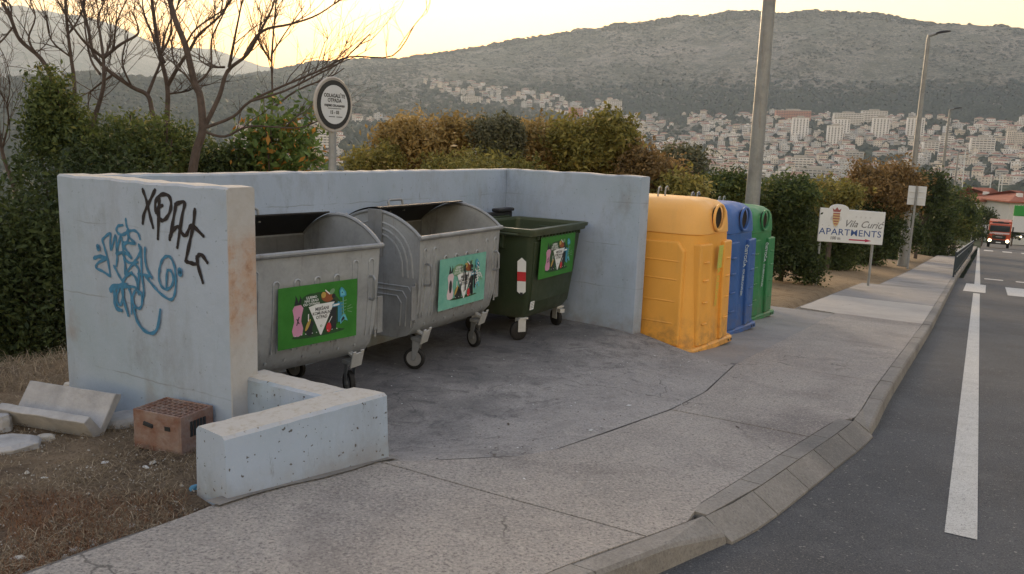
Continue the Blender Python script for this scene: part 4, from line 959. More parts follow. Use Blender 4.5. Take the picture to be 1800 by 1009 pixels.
# notice
nt = C0+ray(582, 300)*7.6; 
t = thing('round_sign', 'round white notice with a black ring on a grey post behind the wall', 'sign', (nt.x, nt.y, .0), 0)
ctr = C0+ray(587, 184)*7.55; rr = 42/1450*7.55+.0
mb = MB(); mb.tube([(0, 0, -.6), (ctr.x-nt.x-.02, ctr.y-nt.y+.04, ctr.z+.1)], .036, 12); mb.build('post', M['pole'], t, smooth=True, angle=60)
fd = (C0-ctr); fd.z = 0; fd.normalize(); fd = Matrix.Rotation(rad(47), 3, 'Z') @ fd
Xd = Vector((0, 0, 1)).cross(fd).normalized(); mx = plane_mx(ctr-Vector((nt.x, nt.y, 0)), Xd, (0, 0, 1))
R_ = .235
def circ(r, n=40): return [(math.cos(2*math.pi*i/n)*r, math.sin(2*math.pi*i/n)*r) for i in range(n)]
a = MB(); a.prism(circ(R_), -.022, 0, 0, mx); a.tube([mx @ Vector((x, y, -.009)) for x, y in circ(R_+.002)], .014, 8, closed=True); pl = a.build('plate', M['signedge'], t, smooth=True, angle=40)
a = MB(); a.prism(circ(R_*.93), .001, .006, 0, mx); a.build('black_ring', M['signblack'], pl)
a = MB(); a.prism(circ(R_*.745), .0065, .008, 0, mx); a.build('white_field', M['signwhite'], pl)
a = MB(); T_ = lambda x, y: mx @ Matrix.Translation((x, y, .0085))
text_mb(a, 'ODLAGALIŠTE', .045, T_(0, .065), 0, .0005, 0, .0014, .95); text_mb(a, 'OTPADA', .047, T_(0, .022), 0, .0005, 0, .0014, .95); text_mb(a, 'VRIJEME ODLAGANJA', .028, T_(0, -.018), 0, .0005, 0, .0012)
for k in range(14): a.prism([(-.085+k*.0125, -.038), (-.077+k*.0125, -.038), (-.077+k*.0125, -.030), (-.085+k*.0125, -.030)], .0085, .009, 0, mx)
text_mb(a, '15 - 03', .042, T_(0, -.083), 0, .0005, 0, .0014); 
for k in range(10): a.prism([(-.075+k*.016+(.02 if k > 4 else 0), -.113), (-.063+k*.016+(.02 if k > 4 else 0), -.113), (-.063+k*.016+(.02 if k > 4 else 0), -.105), (-.075+k*.016+(.02 if k > 4 else 0), -.105)], .0085, .009, 0, mx)
a.build('lettering', M['signblack'], pl, kind='stuff')

# ------------------------------------------------------------------ apartments board
SD = 20.5
Pl = C0+ray(1437, 424)*SD; Pr = C0+ray(1551, 431)*(SD+.55)
xd = (Pr-Pl); xd.z = 0; Wd = xd.length; xd.normalize(); sl = (Pr.z-Pl.z)/Wd
t = thing('apartments_sign', 'white board with a crest reading Vila Curić APARTMENTS with a red arrow', 'sign', (Pl.x, Pl.y, near_ground(Pl.x, Pl.y)), 0)
org = Pl-Vector(t.location); mx = plane_mx(org, xd, (0, 0, 1)); Hh = 58/1450*SD*1.02
sh = Matrix(((1, 0, 0, 0), (sl, 1, 0, 0), (0, 0, 1, 0), (0, 0, 0, 1))); mx = mx @ sh
poly = [(0, 0), (Wd, 0), (Wd, Hh), (Wd*.455, Hh)]
for k in range(0, 13): an = math.pi*k/12; poly.append((Wd*.285+math.cos(an)*Wd*.15, Hh-.01+math.sin(an)*.125))
poly += [(Wd*.12, Hh), (0, Hh)]
a = MB(); a.prism(poly, -.035, 0, 0, mx); bd = a.build('board', M['signwhite'], t, bevel=.012)
for fx_ in (.055, .87):
    b0 = org+xd*(Wd*fx_)+Vector((0, 0, sl*Wd*fx_)); bk = Vector((xd.y, -xd.x, 0))
    g_ = near_ground(*(Vector(t.location)+b0).xy)-t.location.z
    a = MB(); a.tube([(b0.x-bk.x*.06, b0.y-bk.y*.06, g_-.3), (b0.x-bk.x*.06, b0.y-bk.y*.06, b0.z+Hh*.8)], .032, 10); a.build('post', M['pole'], t, smooth=True, angle=60)
a = MB(); T2 = lambda x, y, z=.002: mx @ Matrix.Translation((x*Wd, y*Hh, z))
text_mb(a, 'APARTMENTS', Hh*.27, T2(.485, .225), 0, .001, 0, .0012, 1.27, space=1.07); text_mb(a, 'Vila Curić', Hh*.29, T2(.665, .49), 1, .001, .42, .002, 1.16); text_mb(a, '100 m', Hh*.13, T2(.26, .085), 1, .001, 0, .003, 1.1)
# serifs for the capitals
a.prism([(Wd*.47, Hh*.085), (Wd*.72, Hh*.085), (Wd*.72, Hh*.055), (Wd*.82, Hh*.105), (Wd*.72, Hh*.155), (Wd*.72, Hh*.125), (Wd*.47, Hh*.125)], .001, .002, 2, mx)
for k in range(4):
    st = [(Wd*(.55+.072*k)+math.cos(math.pi/2+math.pi*i/5)*(.035 if i % 2 == 0 else .016), Hh*.80+math.sin(math.pi/2+math.pi*i/5)*(.035 if i % 2 == 0 else .016)) for i in range(10)]; a.prism(st, .001, .002, 3, mx)
cx, cy = Wd*.245, Hh*.70
a.prism([(cx-.10, cy+.17), (cx+.10, cy+.17), (cx+.13, cy+.26), (cx+.06, cy+.22), (cx, cy+.29), (cx-.06, cy+.22), (cx-.13, cy+.26)], .001, .002, 4, mx)
a.prism([(cx-.15, cy+.05), (cx-.1, cy+.08), (cx+.1, cy+.08), (cx+.15, cy+.05), (cx+.17, cy-.02), (cx+.1, cy-.06), (cx+.06, cy-.22), (cx-.06, cy-.22), (cx-.1, cy-.06), (cx-.17, cy-.02)], .001, .002, 3, mx)
a.prism([(cx-.10, cy+.15), (cx+.10, cy+.15), (cx+.105, cy-.02), (cx+.07, cy-.14), (cx, cy-.2), (cx-.07, cy-.14), (cx-.105, cy-.02)], .002, .003, 5, mx)
for k in range(5): y = cy+.12-.065*k; wq = .10-.012*max(0, k-2)*2; a.prism([(cx-wq, y), (cx+wq, y), (cx+wq, y+.028), (cx-wq, y+.028)], .003, .004, 4, mx)
a.build('lettering', [M['navy'], M['greyl'], M['arrow'], M['pale'], M['crest'], M['gold']], bd, kind='stuff')

# small square sign seen from behind, and the sign near the truck
def backsign(px, py, dep, sz, label, zg, m=M['pole']):
    c = C0+ray(px, py)*dep; t = thing('square_sign', label, 'sign', (c.x, c.y, zg), TH)
    a = MB(); a.box((-.03, -sz/2, c.z-zg-sz/2), (-.005, sz/2, c.z-zg+sz/2)); a.box((-.05, -sz/2+.05, c.z-zg-.1), (-.03, sz/2-.05, c.z-zg-.06)); a.box((-.05, -sz/2+.05, c.z-zg+.12), (-.03, sz/2-.05, c.z-zg+.16)); a.build('plate', M['signwhite'], t, bevel=.01)
    a = MB(); a.tube([(-.07, 0, 0), (-.07, 0, c.z-zg+sz/2)], .04, 10); a.build('post', m, t, smooth=True, angle=60); return t
bs_ = backsign(1612, 344, 30.5, .70, 'small square sign seen from behind on a thin post at the pavement edge', zs(33.6)); bs_.rotation_euler.z = TH+rad(-26)
o_ = backsign(1711, 393, 88, .8, 'small white sign beside the low bushes near the truck', -6.5); o_.rotation_euler.z = TH+rad(-20)

# ------------------------------------------------------------------ railing at the pavement edge
rl = thing('railing', 'low dark railing with worn top rail along the pavement edge before the truck', 'railing', W(31.5, -.86, zs(31.5)), TH)
def RL(u, v, z): return Vector((u-31.5, -(v+.86), z-zs(31.5)))
U0, U1 = 31.5, 84; k = 0; uu = U0
while uu < U1:
    ue = min(uu+1.9, U1); v_ = -.86-.004*(uu-U0)
    p = MB(); p.tube([RL(uu, v_, zs(uu)-.1), RL(uu, v_, zs(uu)+.86)], .03, 8); p.build('post', M['rail'], rl, smooth=True)
    p = MB(); p.tube([RL(uu, v_, zs(uu)+.86), RL(ue, v_-.0076, zs(ue)+.86)], .028, 8); p.build('top_rail', M['railtop'], rl, smooth=True)
    for h_ in (.68, .16): p = MB(); p.tube([RL(uu, v_, zs(uu)+h_), RL(ue, v_, zs(ue)+h_)], .02, 6); p.build('rail', M['railtop'] if h_ > .5 else M['rail'], rl)
    if uu < 66:
        n_ = 12
        for j in range(1, n_):
            x = uu+(ue-uu)*j/n_; b = bpy.data.objects.get('baluster')
            if b is None: p = MB(); p.tube([(0, 0, 0), (0, 0, .52)], .011, 5); b = p.build('baluster', M['rail'], rl); nb = b
            else: nb = b.copy(); col.objects.link(nb); nb.parent = rl
            nb.location = RL(x, v_, zs(x)+.16)
    uu = ue

# ------------------------------------------------------------------ rubble on the dirt
def gz(x, y): return near_ground(x, y)-.015
def onground(px, py): return on_slope(px, py, .44)
def prism_between(mb, prof, p, q, up=(0, 0, 1), mi=0, jit=.0, n=8):
    p = Vector(p); q = Vector(q); d = (q-p).normalized(); x = d.cross(Vector(up)).normalized(); y = x.cross(d); rings = []
    for i in range(n+1):
        c = p.lerp(q, i/n); rings.append([c+x*a+y*b+Vector((noise.noise(Vector((c.x*8+a*30, c.y*8, b*30))),)*3)*jit for a, b in prof])
    mb.loft(rings, mi)
pn_, pf_ = onground(178, 764), onground(25, 738)
pn_.z = gz(*pn_.xy); pf_.z = gz(*pf_.xy)
t = thing('angle_kerb', 'pale concrete angle-shaped kerb piece lying open side up at the foot of the graffiti wall', 'rubble', pf_)
a = MB()
A0, A1 = Vector((0, 0, 0)), pn_-pf_
dirx = (A1-A0).normalized(); sx = dirx.cross(Vector((0, 0, 1))).normalized()   # towards the camera
def pr(a0, b0): return (a0, b0)
prof = [(-.02, .0), (.05, .005), (.135, .13), (.085, .155), (.0, .055), (-.13, .235), (-.175, .215), (-.17, .19)]
prism_between(a, prof, A0+Vector((0, 0, -.01)), A1+Vector((0, 0, -.01)), jit=.004, n=12); a.build('angle_piece', M['rubble'], t, bevel=.006)
def chunk(name, label, px, py, sx_, sy_, h, m, rz=0, cat='rubble', rough=.12, grp=None, seed=0, tilt=0):
    p = onground(px, py); p.z = gz(*p.xy)
    rnd = random.Random(seed); mb = MB(); n = 6; rings = []
    for i in range(4):
        z = h*i/3; s = (1, 1.03, 1., .82)[i]; ring = []
        for k in range(8):
            an = math.pi/8+k*math.pi/4; c, s2 = math.cos(an), math.sin(an); e = 1+rnd.uniform(-rough, rough)
            ring.append(Vector((max(-1, min(1, c*1.15))*sx_/2*s*e, max(-1, min(1, s2*1.15))*sy_/2*s*e, z-.01+rnd.uniform(-rough, rough)*h*.3)))
        rings.append(ring)
    mb.loft(rings); o = mb.build(name, m, cat=cat, label=label, group=grp, bevel=.004); o.location = p; o.rotation_euler = (tilt, tilt*.4, rz); return o
chunk('concrete_slab', 'flat white slab lying at the left frame edge in front of the angle kerb', -8, 788, .42, .26, .055, M['rubble'], .5, rough=.05, seed=2)
chunk('concrete_slab', 'flat pale slab lying between the angle kerb and the clay block', 212, 742, .34, .2, .06, M['rubble'], .9, rough=.05, seed=3)
chunk('concrete_lump', 'small pale lump behind the angle kerb against the wall', 133, 690, .16, .1, .09, M['stone'], .2, seed=4)
chunk('concrete_lump', 'grey lump at the far left edge of the dirt behind the flat slab', 2, 752, .12, .1, .10, M['rubble'], .2, seed=9)
chunk('stone', 'rounded pale stone next to the flat white slab', 80, 770, .10, .07, .035, M['stone'], .3, 'stone', seed=5)
chunk('stone', 'crumpled white lump in the bottom left corner of the dirt', 30, 985, .055, .04, .03, M['stone'], .3, 'stone', .3, seed=6)
chunk('stone', 'small white stone by the pavement edge below the low wall', 298, 925, .05, .035, .02, M['stone'], 1.3, 'stone', seed=8)
LT = [(137, 774, .05, 'white scrap between the angle kerb and the low wall'), (184, 811, .045, 'white crumpled scrap in the middle of the dirt'), (256, 818, .035, 'white scrap below the clay block, left one'), (268, 810, .035, 'white scrap below the clay block, right one'),
      (148, 800, .025, 'small white crumb left of the middle of the dirt'), (78, 838, .035, 'white scrap in the left half of the dirt'), (90, 795, .025, 'small scrap below the rounded stone'), (312, 849, .05, 'white scrap beside the blue one near the low wall'), (130, 962, .04, 'pale scrap on the rust-coloured grass'), (165, 950, .035, 'thin white stick on the rust-coloured grass'), (232, 920, .03, 'pale pebble on the rust-coloured grass')]
for i, (px, py, s, lb) in enumerate(LT): chunk('litter_scrap', lb, px, py, s, s*.6, .012, M['litter'], i*1.3, 'litter', .35, 'white scraps scattered on the dirt', seed=20+i, tilt=.1)
chunk('litter_scrap', 'blue scrap of plastic lying near the low wall', 322, 843, .035, .03, .015, M['litterb'], 1, 'litter', .3, seed=41)
chunk('litter_scrap', 'blue scrap wedged at the left foot of the low wall', 342, 858, .05, .03, .03, M['litterb'], 1, 'litter', .3, seed=42)
chunk('litter_scrap', 'torn white paper on the pavement at the foot of the low wall', 617, 856, .05, .03, .006, M['litter'], .4, 'litter', .3, seed=43)
# hollow clay block
pb = onground(300, 792); pb.z = gz(*pb.xy)
t = thing('clay_block', 'weathered hollow red clay building block with rows of holes on top', 'block', pb+Vector((-.03, .13, -.01)), rad(-22))
a = MB(); L, Wd_, H = .36, .26, .235
for (x0, x1) in ((-L/2, -L/2+.014), (L/2-.014, L/2)): a.box((x0, -Wd_/2, 0), (x1, Wd_/2, H))
for (y0, y1) in ((-Wd_/2, -Wd_/2+.014), (Wd_/2-.014, Wd_/2)): a.box((-L/2+.014, y0, 0), (L/2-.014, y1, H))
a.build('shell', M['clay'], t, bevel=.004)
a = MB()
for i in range(1, 9): x = -L/2+L*i/9; a.box((x-.005, -Wd_/2+.014, .01), (x+.005, Wd_/2-.014, H-.003))
for j in range(1, 6): y = -Wd_/2+Wd_*j/6; a.box((-L/2+.014, y-.005, .01), (L/2-.014, y+.005, H-.005))
a.box((-L/2+.014, -Wd_/2+.014, .04), (L/2-.014, Wd_/2-.014, .10)); a.build('web', M['clay'], t)
a = MB()
for k in range(5): a.box((L/2-.001, -.06+.026*k, .10), (L/2+.004, -.042+.026*k, .19))
a.build('end_slots', M['dark'], t)  # raised black bars paint the shade within the end slots
a = MB(); prism_between(a, [(-.008, 0), (.008, 0), (.006, .02), (-.006, .025)], (-.10, -Wd_/2-.001, .15), (-.03, -Wd_/2-.001, .14), jit=.004, n=4); a.box((.06, -Wd_/2-.004, .14), (.10, -Wd_/2+.002, .165)); a.build('broken_spot', M['dark'], t, kind='stuff')

# ------------------------------------------------------------------ dry grass, straw and leaf litter (uncountable)
def blades(name, m, N, reg, h0, h1, lie=.6, wdt=.0035, mask=None):
    V = []; Fc = []; tone = []
    k = 0
    while k < N:
        px, py = random.uniform(reg[0], reg[2]), random.uniform(reg[1], reg[3]); p = on_slope(px, py, .44); u, v = UV(p)
        if not (-3 < u < 14 and -13 < v): k += 1; continue
        if u < 3.3 and v > vleft(u)-.0: k += 1; continue
        if 2.55 < u < 3.6 and v > -3.3: k += 1; continue
        if u > 3.2 and v > -5.5: k += 1; continue
        if mask and not mask(p, px, py): k += 1; continue
        z = gz(p.x, p.y); an = random.uniform(0, 6.28); L = random.uniform(h0, h1); e = random.random(); lift = (1-lie)*L*random.random()+.004
        d = Vector((math.cos(an), math.sin(an), 0)); s = Vector((-d.y, d.x, 0))*wdt; b = Vector((p.x, p.y, z+.004)); mid = b+d*L*.5+Vector((0, 0, lift*.8+.01)); tip = b+d*L+Vector((0, 0, lift))
        o = len(V); V += [b-s, b+s, mid+s*.8, mid-s*.8, tip+s*.2, tip-s*.2]; Fc += [(o, o+1, o+2, o+3), (o+3, o+2, o+4, o+5)]; e = random.random(); tone += [e, e]; k += 1
    o = npmesh(name, V, Fc, [m], tone); o['kind'] = 'stuff'; return o
blades('dry_straw', M['straw'], 15000, (-40, 630, 380, 1030), .02, .10, .85, .0016, lambda p, x, y: noise.noise(Vector((p.x*3, p.y*3, 2))) > random.uniform(-.5, .3))
blades('rusty_grass', M['rustgrass'], 7000, (-40, 860, 330, 1030), .015, .045, .6, .0014, lambda p, x, y: noise.noise(Vector((p.x*2.4, p.y*2.4, 7))) > random.uniform(-.3, .2))
blades('standing_straw', M['straw'], 1800, (-60, 600, 140, 690), .05, .18, .35, .002)

# crumbs of stone and mortar strewn over the dirt
V = []; Fc = []
for k in range(900):
    px, py = random.uniform(-30, 350), random.uniform(700, 1030); p = on_slope(px, py, .44); u, v = UV(p)
    if (u < 3.3 and v > vleft(u)-.03) or (2.5 < u and v > -3.32) or (u > 3.15 and v > -5.5): continue
    r = random.uniform(.002, .007)*(2.2 if random.random() < .05 else 1); z = gz(p.x, p.y)+.004; o = len(V)
    q = [Vector((random.uniform(.6, 1.2)*r*math.cos(a), random.uniform(.6, 1.2)*r*math.sin(a), 0)) for a in (0, 1.3, 2.5, 3.8, 5.)]
    V += [Vector((p.x, p.y, z-.002))+a for a in q]+[Vector((p.x, p.y, z+r*.7))+a*.5 for a in q]
    Fc += [(o+i, o+(i+1) % 5, o+5+(i+1) % 5, o+5+i) for i in range(5)]+[(o+5, o+6, o+7, o+8), (o+5, o+8, o+9, o+9)][:1]
g_ = npmesh('gravel', V, Fc, [M['stone']]); g_['kind'] = 'stuff'
strip('mortar_fillet', [2.50, 2.7, 2.9, 3.1, 3.3, 3.5, 3.64], lambda u: -3.075+(u-2.585)*.168, lambda u: -3.075+(u-2.585)*.168+.085+.015*math.sin(u*23), lambda u: zs(u)+.012, M['mortar2'], kind='structure')
# leaves and twigs blown on the pad
a = MB()
for k in range(420):
    u = random.uniform(3.7, 8.4); v = random.uniform(-4.6, -2.2) if k % 3 else random.uniform(-3, -1.4)
    if v > vleft(u)-.05 and k % 3 == 0: z = zs(u)+.008
    elif v < vleft(u): z = padz(u, v)+.004
    else: continue
    if 3.3 < u < 3.65: continue
    p = W(u, v, z); r = random.uniform(.004, .012)*(2.2 if random.random() < .06 else 1); an = random.uniform(0, 6.28)
    a.add([p+Vector((math.cos(an+q)*r*(1 if q in (0, math.pi) else .5), math.sin(an+q)*r*(1 if q in (0, math.pi) else .5), random.uniform(0, .005))) for q in (0, math.pi/2, math.pi, 3*math.pi/2)], [(0, 1, 2, 3)], random.choice((0, 0, 0, 1)))
a.build('ground_debris', [M['bark'], M['litter']], kind='stuff')

# ------------------------------------------------------------------ trees and bushes
def crown_mesh(blobs, n, leaf, seed, shell=.55, dens=None):
    """leaf quads spread through ellipsoids; blobs: (centre, radii, weight)"""
    rng = np.random.default_rng(seed); out_p = []; out_n = []
    wsum = sum(b[2] for b in blobs)
    for c, r, w_ in blobs:
        k = int(n*w_/wsum)
        d = rng.normal(size=(k, 3)); d /= np.linalg.norm(d, axis=1)[:, None]
        rr = (shell+(1-shell)*rng.random(k)**.7)*(1+.14*rng.normal(size=k))
        bump = 1+.24*np.sin(d[:, 0]*7+seed)*np.cos(d[:, 2]*6+d[:, 1]*5+seed*2)+.10*np.sin(d[:, 1]*13+d[:, 2]*11)
        p = np.array(c)+d*rr[:, None]*np.array(r)*bump[:, None]
        cl = rng.integers(0, max(1, k//14), k); cc = rng.normal(size=(max(1, k//14), 3))*leaf*2.2
        p += cc[cl]*1.2
        out_p.append(p); out_n.append(d)
    P = np.concatenate(out_p); D = np.concatenate(out_n); k = len(P)
    nn = D*.6+rng.normal(size=(k, 3))*.9+np.array([0, 0, .4]); nn /= np.linalg.norm(nn, axis=1)[:, None]
    a = np.cross(nn, rng.normal(size=(k, 3))); a /= np.linalg.norm(a, axis=1)[:, None]; b = np.cross(nn, a)
    L = leaf*(.45+1.1*rng.random(k)**1.4)[:, None]
    V = np.stack([P-a*L, P-b*L*.42+nn*L*.12, P+a*L, P+b*L*.42+nn*L*.12], 1).reshape(-1, 3)
    Fc = np.arange(4*k).reshape(k, 4)
    tone = np.clip(rng.normal(.42, .24, k)+.25*np.sin(P[:, 0]*2.3+P[:, 2]*3.1+seed)*np.cos(P[:, 1]*1.9), 0, 1)
    return V, Fc, tone
def limb(mb, pts, r0, r1, n=6):
    k = len(pts); mb.tube(catmull([Vector(p) for p in pts], 4), [r0+(r1-r0)*i/((k-1)*4) for i in range((k-1)*4+1)], n)
def tree(name, label, cat, px, py_c, dep, rx, ry, m, n, leaf, seed, base_py=None, group=None, blobs=None, rdep=None, trunk=True, shell=.5):
    """px,py_c: where the crown's middle is seen; rx, ry in photo pixels at that depth"""
    s = dep/1450.; c = C0+ray(px, py_c)*dep; RX, RY = rx*s, ry*s; RD_ = rdep or RX*.9
    gzz = terrain(c.x, c.y, False)+.3
    if c.z-RY > gzz+.5: pass
    t = thing(name, label, cat, (c.x, c.y, gzz-.1), 0, group)
    base = Vector((c.x, c.y, gzz-.1)); cl = c-base; rnd = random.Random(seed)
    if blobs is None and cat == 'bush' and ry > 30:
        blobs = []; trunk = False; low = cl.z-RY
        for k in range(16):
            f = k/15; x = (rnd.random()*2-1)*RX*.72; z = cl.z-RY*1.0+RY*1.75*f; k_ = 1 if f < .6 else 1-.5*(f-.6)/.4
            blobs.append(((cl.x+x*k_, cl.y+rnd.uniform(-.5, .5)*RD_, z), (RX*rnd.uniform(.3, .5)*k_, RD_*.5, RY*rnd.uniform(.2, .34)), 1.2*k_))
    elif blobs is None:
        blobs = [((cl.x, cl.y, cl.z), (RX*.72, RD_*.7, RY*.72), 3.)]
        for k in range(9):
            an = rnd.uniform(0, 6.28); e = rnd.uniform(-.7, .75); q = math.sqrt(1-e*e*.6)
            blobs.append(((cl.x+math.cos(an)*RX*.62*q, cl.y+math.sin(an)*RD_*.6*q, cl.z+e*RY*.68), (RX*rnd.uniform(.26, .42), RD_*.38, RY*rnd.uniform(.24, .38)), 1.))
    else:
        blobs = [((cl.x+bx*s, cl.y+by, cl.z+bz*s), (brx*s, brd, brz*s), bw) for bx, by, bz, brx, brd, brz, bw in blobs]
    base_b = list(blobs); tot = sum(b[2] for b in base_b)
    for k in range(int(18+RX*6)):              # stray shoots and small outlying clumps
        bc, br, bw = rnd.choice(base_b); an = rnd.uniform(0, 6.28); e = rnd.uniform(.1, 1.); q = math.sqrt(max(0, 1-e*e)); sz_ = rnd.uniform(.05, .13)*min(RX, RY*1.3)
        blobs.append(((bc[0]+math.cos(an)*q*br[0]*1.12, bc[1]+math.sin(an)*q*br[1]*1.12, bc[2]+e*br[2]*1.15), (sz_, sz_, sz_*rnd.uniform(1, 2.2)), tot*sz_*.045/min(RX, RY)*rnd.uniform(.5, 1.2)))
    V, Fc, tone = crown_mesh(blobs, n, leaf, seed, shell); o = npmesh('crown', V, Fc, m if isinstance(m, list) else [m], tone, parent=t)
    if isinstance(m, list): o.data.polygons.foreach_set('material_index', np.random.default_rng(seed).choice(len(m), len(Fc), p=[.9]+[.1/(len(m)-1)]*(len(m)-1)).astype(np.int32)) 
    if trunk:
        mb = MB(); mb.tube([(0, 0, -.4), (RX*.03, 0, cl.z*.5), (cl.x, cl.y, cl.z)], [max(.05, RX*.09), max(.04, RX*.07), RX*.03], 8)
        for k in range(6): b = rnd.choice(blobs)[0]; mb.tube([(0, 0, cl.z*.45), Vector(b)*.6+Vector((0, 0, cl.z*.1)), Vector(b)], [RX*.05, RX*.03, .01], 5)
        mb.build('trunk', M['bark'], t, smooth=True)
    return t
# left thicket
tree('ivy_bush', 'dense dark green thicket filling the left edge beside the graffiti wall', 'bush', 40, 440, 8.4, 190, 210, M['leaf_dark'], 52000, .030, 1, blobs=[(-60, 0, -20, 140, 1., 130, 2), (70, .2, 50, 110, .9, 100, 2), (40, 0, -80, 130, .9, 110, 2), (-110, 0, -90, 130, .9, 120, 2), (130, .6, 90, 90, .8, 70, 1.), (-40, 0, -150, 150, .7, 70, 1)])
tree('ivy_bush', 'ivy-clad dark stump rising left of the bare trees', 'bush', 99, 215, 9.2, 52, 92, M['leaf_ivy'], 12000, .028, 2, blobs=[(-8, 0, 0, 38, .35, 50, 2), (10, 0, -30, 42, .35, 42, 1.6), (-12, 0, 48, 13, .15, 34, .5), (14, .0, 34, 14, .2, 24, .4), (-32, 0, -30, 14, .2, 40, .5), (32, 0, -22, 12, .15, 26, .4)])
tree('ivy_bush', 'rounded ivy-green bush behind the wall top among the bare trunks', 'bush', 265, 262, 10.5, 100, 60, M['leaf_ivy'], 20000, .028, 3, blobs=[(-45, 0, 10, 60, .6, 42, 2), (20, 0, 8, 55, .6, 45, 2), (60, 0, -15, 50, .6, 40, 1.5), (-80, 0, -20, 50, .6, 50, 1.5), (0, 0, -40, 110, .6, 40, 1.5)])
tree('ivy_bush', 'dark low bush behind the wall right of the thick forked bare tree', 'bush', 395, 290, 10.5, 55, 28, M['leaf_dark'], 4500, .034, 4)
tree('sapling', 'young green tree with a few orange leaves left of the round sign', 'tree', 490, 258, 10.5, 72, 58, [M['leaf_fresh'], M['leaf_orange']], 3600, .05, 5, shell=.1, blobs=[(-20, 0, 25, 38, .35, 20, 1), (30, 0, 38, 32, .3, 16, .8), (-40, 0, 0, 30, .3, 18, .8), (10, 0, 5, 42, .35, 18, 1), (48, 0, -12, 26, .3, 16, .6), (-10, 0, -30, 40, .3, 22, 1), (30, 0, -35, 38, .3, 20, .9), (-38, 0, -40, 30, .3, 16, .6)])
# broadleaf trees behind the back wall
tr = [
 ('tree', 'ochre leaved tree with feathery top, left of the dark round one', 755, 262, 19, 88, 62, 'leaf_ochre', 22000, .06, 11),
 ('bush', 'low olive bush left of the ochre tree', 655, 290, 18, 50, 26, 'leaf_olive', 6000, .05, 12),
 ('tree', 'dark compact tree crown in the middle of the ochre and olive trees', 876, 248, 18.5, 44, 48, 'leaf_grey', 15000, .045, 13),
 ('tree', 'ochre and olive tree right of the dark compact crown', 955, 262, 19.5, 66, 54, 'leaf_ochre', 14000, .06, 14),
 ('tree', 'olive green broad tree above the right corner of the enclosure', 1040, 262, 19, 88, 55, 'leaf_olive', 19000, .06, 15),
 ('bush', 'olive bush low behind the middle of the back wall', 840, 300, 17, 120, 26, 'leaf_olive', 9000, .05, 16),
 ('tree', 'rusty brown tree just right of the enclosure corner', 1150, 315, 18, 58, 52, 'leaf_rust', 13000, .055, 17),
 ('tree', 'grey green tree behind the yellow container', 1205, 300, 21, 55, 50, 'leaf_grey', 11000, .055, 18),
 ('bush', 'olive bush behind the hooks of the yellow container', 1195, 345, 17, 60, 32, 'leaf_olive', 9000, .05, 19),
 ('tree', 'dark green tree between the grey green one and the thick lamp pole', 1275, 335, 20, 60, 42, 'leaf_ivy', 12000, .05, 20),
 ('tree', 'green tree immediately right of the thick lamp pole', 1385, 345, 21, 60, 38, 'leaf_ivy', 13000, .05, 21),
 ('bush', 'dark hedge bush behind the green recycling container', 1374, 408, 21, 66, 64, 'leaf_dark', 26000, .05, 22),
 ('bush', 'dark hedge bush behind the left half of the apartments board', 1450, 408, 28, 66, 62, 'leaf_dark', 24000, .055, 23),
 ('bush', 'dark hedge bush behind the right half of the apartments board', 1530, 405, 33, 58, 60, 'leaf_dark', 20000, .065, 24),
 ('tree', 'yellow green tree top above the apartments board', 1465, 345, 27, 55, 28, 'leaf_olive', 9000, .06, 25),
 ('tree', 'rust and orange tree in front of the town, left of the tall lamp post', 1548, 330, 33, 66, 55, 'leaf_rust', 19000, .075, 26),
 ('tree', 'dark green tree behind the tall lamp post', 1622, 340, 44, 38, 44, 'leaf_dark', 9000, .10, 27),
 ('bush', 'dark bush at the foot of the tall lamp post', 1580, 412, 41, 42, 46, 'leaf_dark', 15000, .08, 28),
 ('tree', 'full bright green tree beside the pavement before the red roofs', 1683, 380, 62, 38, 62, 'leaf_ivy', 18000, .12, 29),
 ('bush', 'dark bush between two lamp posts at the pavement', 1645, 405, 52, 34, 48, 'leaf_dark', 12000, .10, 30),
]
for cat, lb, px, py, dep, rx, ry, m, n, lf, sd_ in tr:
    tree('bush' if cat == 'bush' else 'broadleaf_tree', lb, cat, px, py, dep, rx, ry, M[m], n, lf, sd_)
tree('bush', 'low clipped bushes in front of the small white sign', 'bush', 1712, 412, 95, 22, 9, M['leaf_dark'], 2500, .14, 33)
tree('bush', 'dark shrub behind the truck cab on its left', 'bush', 1732, 380, 118, 16, 14, M['leaf_dark'], 2500, .16, 34)
tree('bush', 'hedge in front of the white building right of the truck', 'bush', 1781, 404, 128, 16, 7, M['leaf_dark'], 2500, .16, 35)

